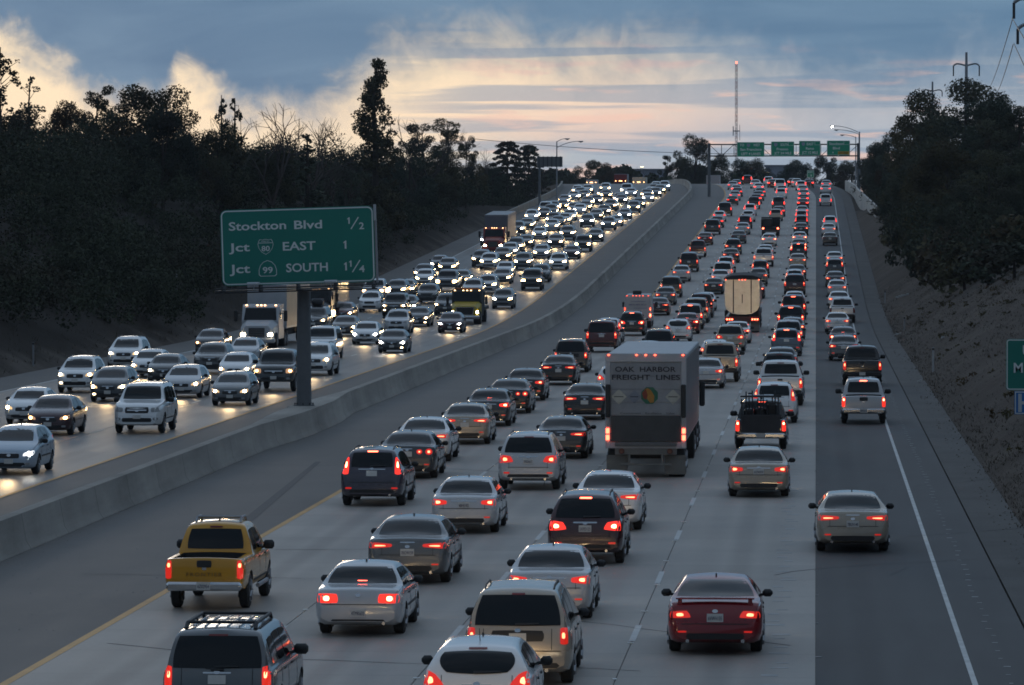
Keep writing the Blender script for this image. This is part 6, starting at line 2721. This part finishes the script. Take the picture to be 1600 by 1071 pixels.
# tractor in front of the box, with its tall mirrors
m = MB()
m.prism_x([(17.0, .9), (17.0, 3.3), (17.5, 3.55), (18.6, 3.4), (19.3, 2.2), (21.4, 1.9), (21.8, 1.0), (21.6, .5), (17.2, .5)], -1.15, 1.15)
obj('cab', m, M_GRIME, ft)
for sg_ in (-1, 1):
    m = MB()
    m.box(sg_ * 1.38 - .10, sg_ * 1.38 + .10, 17.9, 18.1, 1.6, 2.5, .05)
    m.tube((sg_ * 1.1, 18.1, 2.3), (sg_ * 1.38, 18.0, 2.3), .03)
    obj('mirror', m, M_GRIME, ft)
dual_wheels(ft, [17.6, 20.6], 1.2)
add_beam(ft, 22.2, .9, BEAM_FAR)

# white service van with text on its rear doors
p = place('van')
vn = empty('service_van', (p.x, p.y - .9, zroad(p.y - .9) + .01), (math.atan(slope(p.y)), 0, 0))
tag(vn, 'white box-bodied service van with blue lettering and a roof unit', 'van')
m = MB()
m.prism([(-1.02, .5), (1.02, .5), (1.04, 1.5), (.92, 2.42), (.85, 2.5), (-.85, 2.5), (-.92, 2.42), (-1.04, 1.5)], 0, 4.4)
m.prism_x([(4.38, .5), (4.38, 2.3), (4.7, 2.1), (5.2, 1.3), (5.9, 1.15), (6.0, .5)], -.98, .98)
obj('body', m, M_TRUCKW, vn, smooth=30)
for sg_ in (-1, 1):
    m = MB()
    m.box(min(sg_ * .01, sg_ * .88), max(sg_ * .01, sg_ * .88), -.03, -.002, .62, 2.36, .01)
    obj('rear_door', m, M_TRUCKW, vn)
    red_lamp(vn, sg_ * .95, -.03, 1.45, .1, .22, .02)
    red_lamp(vn, sg_ * .95, -.03, .98, .12, .2, .10)
    m = MB()
    m.box(sg_ * 1.25 - .1, sg_ * 1.25 + .1, 4.6, 4.75, 1.45, 1.85, .04)
    m.tube((sg_ * .95, 4.7, 1.6), (sg_ * 1.2, 4.68, 1.6), .02)
    obj('door_mirror', m, M_TRIM, vn)
M_BLT = pbr('van_letter', (.08, .10, .24), .6)
link('lettering', text_mesh('(800) 888-8828', .11, 1.3, M_BLT, .003), vn, (0, -.04, 1.72))
m = MB()
m.box(-.5, .6, -.036, -.031, 2.0, 2.03)
m.box(-.3, .7, -.036, -.031, 1.50, 1.53)
obj('print_line', m, M_BLT, vn)
for xx in (-.8, -.35, -.1, .15, .4, .8):
    red_lamp(vn, xx, -.03, 2.44, .1, .04, .03, 'marker_light')
m = MB()
m.box(-.42, .22, 1.4, 2.2, 2.5, 2.78, .04)
obj('roof_unit', m, M_GRIME, vn)
m = MB()
m.box(-1.0, 1.0, -.22, .05, .42, .58, .03)
obj('rear_bumper', m, M_GRIME, vn)
m = MB()
m.box(-.05, .05, -.06, -.03, 1.02, 1.24)
obj('door_latch', m, M_GRIME, vn)
dual_wheels(vn, [.95, 4.9], .98, .36, .3)

# half-round bulk trailer
p = place('dump')
dt = empty('bulk_trailer_truck', (p.x, p.y - .9, zroad(p.y - .9) + .01), (math.atan(slope(p.y)), 0, 0))
tag(dt, 'silver half-round bulk trailer with dark tarp, lit warm by headlights', 'truck')
M_ALU = pbr('polished_aluminium', (.60, .59, .57), .28, .9, noise=(2.2, .25), bump=(2.5, .35))
half = [(1.27, 3.86), (1.27, 2.15), (1.22, 1.86), (1.06, 1.60), (.74, 1.40), (.3, 1.33)]
poly = half + [(-x, z) for x, z in half[::-1]]
m = MB()
m.prism(poly, .06, 11.5)
obj('tank', m, M_ALU, dt, smooth=30)
for (x0, x1) in ((-1.2, -.66), (-.63, .63), (.66, 1.2)):
    for (z0_, z1_) in ((2.92, 3.38), (3.40, 3.80), (2.0, 2.90)):
        m = MB()
        m.box(x0, x1, .03, .075, z0_, z1_ - .035, .012)
        obj('gate_panel', m, M_ALU, dt)
m = MB()
for xx in (-.645, .645):
    m.box(xx - .04, xx + .04, .0, .05, 1.45, 3.84)
obj('gate_rib', m, M_DARKSTEEL, dt)
m = MB()
m.box(-.03, .03, -.03, .03, 2.15, 2.8)
m.lathe([(-.05, .08), (.02, .10)], 12, 'y')
obj('latch_bar', m, M_GRIME, dt, loc=(0, -.02, 0))
m = MB()
m.prism([(-1.34, 3.86), (1.34, 3.86), (1.3, 4.0), (.8, 4.16), (0, 4.2), (-.8, 4.16), (-1.3, 4.0)], -.05, 11.6)
obj('tarp', m, pbr('tarp_dark', (.03, .032, .036), .8, noise=(2, .4), bump=(3, .4)), dt, smooth=40)
for xx in (-1.2, -.22, 0, .22, 1.2):
    red_lamp(dt, xx, -.05, 3.86, .07, .06, .06, 'marker_light')
m = MB()
m.box(-1.27, 1.27, .08, .3, .78, 1.18, .02)
obj('light_bar', m, pbr('light_bar_dark', (.10, .03, .025), .5), dt)
for xx in (-1.1, -.92, -.74, .74, .92, 1.1):
    red_lamp(dt, xx, .05, .98, .11, .11, .11)
for sg_ in (-1, 1):
    m = MB()
    m.box(sg_ * .92 - .32, sg_ * .92 + .32, .34, .36, .12, .78)
    obj('mud_flap', m, M_FLAP, dt)
    m = MB()
    m.box(sg_ * 1.24 - .05, sg_ * 1.24 + .05, .3, 11.3, 1.2, 1.6)
    obj('side_rail', m, M_DARKSTEEL, dt)
m = MB()
m.box(-.5, .5, .5, 12, .6, 1.32)
m.prism_x([(12.2, .6), (12.2, 3.0), (13.6, 3.0), (14.2, 1.9), (15.6, 1.7), (15.8, .6)], -1.1, 1.1)
obj('chassis', m, M_GRIME, dt)
dual_wheels(dt, [.95, 2.2, 12.6, 15.0], 1.22)

# low dark flatbed with a load
p = place('flat')
fb = empty('flatbed_truck', (p.x, p.y - .9, zroad(p.y - .9) + .01), (math.atan(slope(p.y)), 0, 0))
tag(fb, 'dark flatbed work truck with stake sides behind a white sedan', 'truck')
m = MB()
m.box(-1.15, 1.15, 0, 4.0, .85, 1.05)
m.box(-1.15, -1.08, 0, 4, 1.05, 2.0)
m.box(1.08, 1.15, 0, 4, 1.05, 2.0)
m.box(-1.15, 1.15, 3.9, 4.0, 1.05, 2.2)
m.box(-1.1, .2, .5, 3, 1.05, 2.1, .1)
obj('bed', m, M_GRIME, fb)
m = MB()
m.prism_x([(4.1, .5), (4.1, 2.05), (4.8, 2.05), (5.4, 1.35), (6.4, 1.2), (6.5, .5)], -.98, .98)
obj('cab', m, M_GRIME, fb)
for sg_ in (-1, 1):
    red_lamp(fb, sg_ * .9, -.03, .95, .2, .18, .12)
m = MB()
m.box(-1.0, 1.0, -.05, .1, .5, .82)
obj('rear_apron', m, pbr('apron_brown', (.08, .06, .05), .7), fb)
dual_wheels(fb, [.95, 5.2], 1.05, .4, .35)


def semi(key, paint, trailer, label, name='semi_truck', tl=14.0, th=4.0, sleeper=True, side=None, off=True):
    """conventional tractor seen from the front: hood, grille, cab, roof fairing, trailer"""
    p = place(key)
    y = p.y
    r = empty(name, (p.x, y + 1.1, zroad(y) + .01), (-math.atan(slope(y + 4)), 0, math.pi))
    tag(r, label, 'truck')
    # local +y is forward (towards the camera); front axle at y = 0
    m = MB()
    vs = []
    rings = [(1.15, .95, .55, 1.05), (1.05, 1.0, .50, 1.45), (.6, 1.08, .5, 1.62), (-.9, 1.16, .5, 1.80)]
    for yy, hw, z0_, z1_ in rings:
        vs += [(-hw, yy, z0_), (hw, yy, z0_), (hw, yy, z1_ - .28), (hw * .72, yy, z1_), (-hw * .72, yy, z1_), (-hw, yy, z1_ - .28)]
    fs = []
    for k in range(3):
        for i in range(6):
            j = (i + 1) % 6
            fs.append((k * 6 + i, k * 6 + j, k * 6 + 6 + j, k * 6 + 6 + i))
    fs += [(0, 1, 2, 3, 4, 5), (23, 22, 21, 20, 19, 18)]
    m.add(vs, fs)
    obj('hood', m, paint, r, smooth=35)
    m = MB()
    m.prism_x([(-.9, .55), (-.85, 1.75), (-1.35, 2.62), (-1.6, 2.78), (-3.9, 2.78), (-3.9, .55)], -1.2, 1.2)
    obj('cab', m, paint, r)
    m = MB()
    m.add([(-1.06, -.82, 1.80), (1.06, -.82, 1.80), (.98, -1.27, 2.56), (-.98, -1.27, 2.56), (-1.06, -.9, 1.78), (1.06, -.9, 1.78), (.98, -1.36, 2.56), (-.98, -1.36, 2.56)], [(0, 1, 2, 3), (7, 6, 5, 4), (0, 4, 5, 1), (2, 6, 7, 3), (1, 5, 6, 2), (3, 7, 4, 0)])
    obj('windshield', m, M_GLASS, r)
    for sg_ in (-1, 1):
        m = MB()
        m.box(min(sg_ * 1.19, sg_ * 1.215), max(sg_ * 1.19, sg_ * 1.215), -2.3, -1.45, 1.85, 2.5)
        obj('side_window', m, M_GLASS, r)
        m = MB()
        m.box(sg_ * 1.62 - .12, sg_ * 1.62 + .12, -1.2, -1.05, 1.7, 2.4, .04)
        m.tube((sg_ * 1.15, -1.2, 2.2), (sg_ * 1.6, -1.1, 2.2), .02)
        obj('mirror', m, M_TRIM, r)
    m = MB()
    m.box(-.52, .52, 1.10, 1.17, .72, 1.32, .02)
    g = obj('grille', m, M_TRIM, r)
    for i in range(5):
        m = MB()
        m.box(-.5, .5, 1.165, 1.185, .78 + i * .11, .81 + i * .11)
        obj('grille_bar', m, M_CHROME, g)
    m = MB()
    m.box(-1.2, 1.2, .9, 1.3, .35, .66, .08)
    obj('bumper', m, paint if off else M_CHROME, r)
    for sg_ in (-1, 1):
        m = MB()
        m.box(sg_ * .86 - .17, sg_ * .86 + .17, 1.0, 1.16, .78, 1.0, .04)
        obj('headlight', m, M_HEAD, r, color=(1, .85, .58, .30))
    if sleeper:
        m = MB()
        m.prism_x([(-1.45, 2.78), (-2.0, 3.3), (-3.0, 3.75), (-3.9, 3.8), (-3.9, 2.78)], -1.12, 1.12)
        obj('roof_fairing', m, paint, r)
    for xx in (-.95, -.25, 0, .25, .95):
        red_lamp(r, xx, -1.42, 2.74, .12, .07, .06, 'marker_light', (1, .55, .25))
    m = MB()
    m.box(-1.29, 1.29, -4.6 - tl, -4.6, 1.15, th, .03)
    t_ = obj('trailer', m, trailer, r)
    m = MB()
    m.box(-1.295, 1.295, -4.62 - tl, -4.58, th - .14, th + .01)
    obj('trailer_rail', m, M_STEEL, t_)
    nP = int(tl / 1.2)
    for i in range(nP):
        for sg_ in (-1, 1):
            m = MB()
            ya = -4.7 - i * 1.2
            m.box(min(sg_ * 1.292, sg_ * 1.305), max(sg_ * 1.292, sg_ * 1.305), ya - 1.17, ya, 1.3, th - .2)
            obj('side_panel', m, side or trailer, t_)
    m = MB()
    m.box(-.5, .5, -4.4 - tl, -.6, .55, 1.13)
    obj('chassis', m, M_GRIME, r)
    dual_wheels(r, [0, -4.4, -5.6, -3.2 - tl, -2.0 - tl], 1.22)
    add_beam(r, 1.5, .9, BEAM)
    return r


semi('semi_white', M_TRUCKW, M_TRUCKW, 'white conventional semi truck with box trailer behind the green sign post', side=M_WARM_SIDE, sleeper=False)
semi('semi_red', pbr('truck_red', (.20, .015, .015), .4, noise=(2, .2)), pbr('trailer_slate', (.16, .17, .20), .5, noise=(.6, .2)), 'red-nosed semi truck with dark box trailer beside the left shoulder', sleeper=False, th=4.1)
semi('semi_chrome', pbr('truck_black', (.02, .02, .022), .3), pbr('trailer_bright', (.5, .47, .42), .25, .8, noise=(1.5, .4), bump=(4, .5)), 'bright metal trailer truck mostly hidden behind the green sign post', tl=9.0, th=4.1, sleeper=False, off=False)

# yellow tow truck
p = place('tow')
tw = empty('tow_truck', (p.x, p.y, zroad(p.y) + .01), (-math.atan(slope(p.y + 3)), 0, math.pi))
tag(tw, 'yellow medium tow truck with amber roof lamps and big dark grille', 'tow truck')
M_TOW = pbr('tow_yellow', (.38, .28, .02), .4, noise=(2, .2))
m = MB()
rings = [(1.0, .86, .62, 1.2), (.85, .95, .55, 1.42), (.2, 1.08, .55, 1.55), (-.9, 1.16, .55, 1.72)]
vs, fs = [], []
for yy, hw, z0_, z1_ in rings:
    vs += [(-hw, yy, z0_), (hw, yy, z0_), (hw, yy, z1_ - .2), (hw * .8, yy, z1_), (-hw * .8, yy, z1_), (-hw, yy, z1_ - .2)]
for k in range(3):
    for i in range(6):
        j = (i + 1) % 6
        fs.append((k * 6 + i, k * 6 + j, k * 6 + 6 + j, k * 6 + 6 + i))
fs += [(0, 1, 2, 3, 4, 5), (23, 22, 21, 20, 19, 18)]
m.add(vs, fs)
obj('hood', m, M_TOW, tw, smooth=35)
m = MB()
m.prism_x([(-.9, .6), (-.85, 1.68), (-1.3, 2.5), (-1.5, 2.62), (-3.0, 2.62), (-3.0, .6)], -1.16, 1.16)
obj('cab', m, M_GRIME, tw)
m = MB()
m.add([(-1.04, -.82, 1.74), (1.04, -.82, 1.74), (.98, -1.22, 2.44), (-.98, -1.22, 2.44), (-1.04, -.9, 1.72), (1.04, -.9, 1.72), (.98, -1.3, 2.44), (-.98, -1.3, 2.44)], [(0, 1, 2, 3), (7, 6, 5, 4), (0, 4, 5, 1), (2, 6, 7, 3), (1, 5, 6, 2), (3, 7, 4, 0)])
obj('windshield', m, M_GLASS, tw)
m = MB()
m.prism([(-.66, 1.30), (.66, 1.30), (.56, .78), (-.56, .78)], .95, 1.04)
g = obj('grille', m, M_GRIME, tw)
m = ring_mesh([(-.72, 1.35), (.72, 1.35), (.62, .74), (-.62, .74)], [(-.66, 1.30), (.66, 1.30), (.56, .78), (-.56, .78)], .95, 1.06)
obj('grille_surround', m, M_CHROME, g)
m = MB()
m.box(-1.14, 1.14, .8, 1.2, .42, .70, .08)
obj('bumper', m, M_CHROME, tw)
for sg_ in (-1, 1):
    m = MB()
    m.box(sg_ * .84 - .18, sg_ * .84 + .18, .78, .98, .84, 1.06, .04)
    obj('headlight', m, M_HEAD, tw, color=(1, .85, .58, .3))
    m = MB()
    m.box(sg_ * 1.5 - .1, sg_ * 1.5 + .1, -1.15, -1.02, 1.5, 2.1, .04)
    m.tube((sg_ * 1.1, -1.1, 1.9), (sg_ * 1.5, -1.1, 1.9), .02)
    obj('mirror', m, M_TRIM, tw)
m = MB()
m.box(-.9, .9, -1.75, -1.5, 2.62, 2.76, .03)
lb = obj('light_bar', m, pbr('amber_bar', (.25, .10, .03), .4), tw)
for xx in (-.95, -.3, 0, .3, .95):
    red_lamp(tw, xx, -1.33, 2.56, .12, .07, .05, 'marker_light', (1, .65, .3))
m = MB()
m.box(-1.2, 1.2, -8.2, -3.15, .95, 1.2)
m.box(-1.2, 1.2, -3.3, -3.15, 1.2, 2.4)
obj('deck', m, M_GRIME, tw)
dual_wheels(tw, [0, -5.6], 1.18)
add_beam(tw, 1.5, .9, BEAM)


def far_truck(px, ytop, Y, w, h, l, mat, label, red=False, amber=False, front=False):
    t = at_dist(px, ytop, Y)
    r = empty('box_truck', (t.x, Y, t.z - h))
    tag(r, label, 'truck', 'box trucks beyond the crest')
    m = MB()
    m.box(-w / 2, w / 2, 2.0 if front else 0, l, 1.0, h, .04)
    obj('cargo_box', m, mat, r)
    m = MB()
    m.box(-w / 2 * .9, w / 2 * .9, 0 if front else l + .1, 1.9 if front else l + 2, .5, 2.5, .15)
    c = obj('cab', m, mat if not amber else pbr('far_red', (.22, .03, .03), .5), r)
    if front:
        m = MB()
        m.box(-w * .4, w * .4, -.02, .05, 1.5, 2.25)
        obj('windshield', m, M_GLASS, r)
        m = MB()
        m.box(-w / 2, w / 2, 1.9, 2.0, 2.5, h - .1)
        obj('roof_fairing', m, MATS['far_red'] if amber else mat, r)
    dual_wheels(r, [1.2, l - .5], w / 2)
    if red:
        for sg_ in (-1, 1):
            red_lamp(r, sg_ * w * .42, -.03, 1.2, .2, .25, .15)
    if amber or front:
        for xx in (-.9, -.2, 0, .2, .9):
            red_lamp(r, xx * w / 2.4, 1.88 if amber else -.03, 2.65, .16, .1, .10, 'marker_light', (1, .5, .2))


far_truck(924, 281, 930, 2.3, 3.2, 6, M_TRUCKW, 'small white box truck cresting in the oncoming lanes', front=True)
far_truck(969, 272, 900, 2.5, 4.0, 10, pbr('far_grey', (.25, .26, .3), .5), 'red-fronted truck with amber lamps cresting among oncoming cars', amber=True, front=True)
far_truck(998, 277, 880, 2.6, 3.6, 9, pbr('far_cream', (.50, .46, .38), .5), 'cream box truck at the crest among oncoming headlights', front=True)
far_truck(1114, 274, 905, 2.6, 3.2, 8, pbr('far_pink', (.42, .38, .38), .5), 'pale box truck behind the gantry post at the crest', red=True)

# ------------------------------------------------------------------ thin evening haze over the valley
def build_haze():
    m = bpy.data.materials.new('haze_air')
    m.use_nodes = True
    m.node_tree.nodes.clear()
    t = NT(m.node_tree)
    v = t.new('ShaderNodeVolumePrincipled')
    v.inputs['Color'].default_value = (.78, .84, .95, 1)
    v.inputs['Density'].default_value = HAZE
    v.inputs['Anisotropy'].default_value = .3
    out = t.new('ShaderNodeOutputMaterial')
    t.l.new(v.outputs[0], out.inputs['Volume'])
    b = MB()
    b.box(-1200, 1200, -300, 1900, -2.0, 64.0)
    o = obj('haze', b, m)
    tag(o, 'thin bluish evening haze softening the far traffic', 'haze', kind='stuff')


HAZE = 0.00006
build_haze()
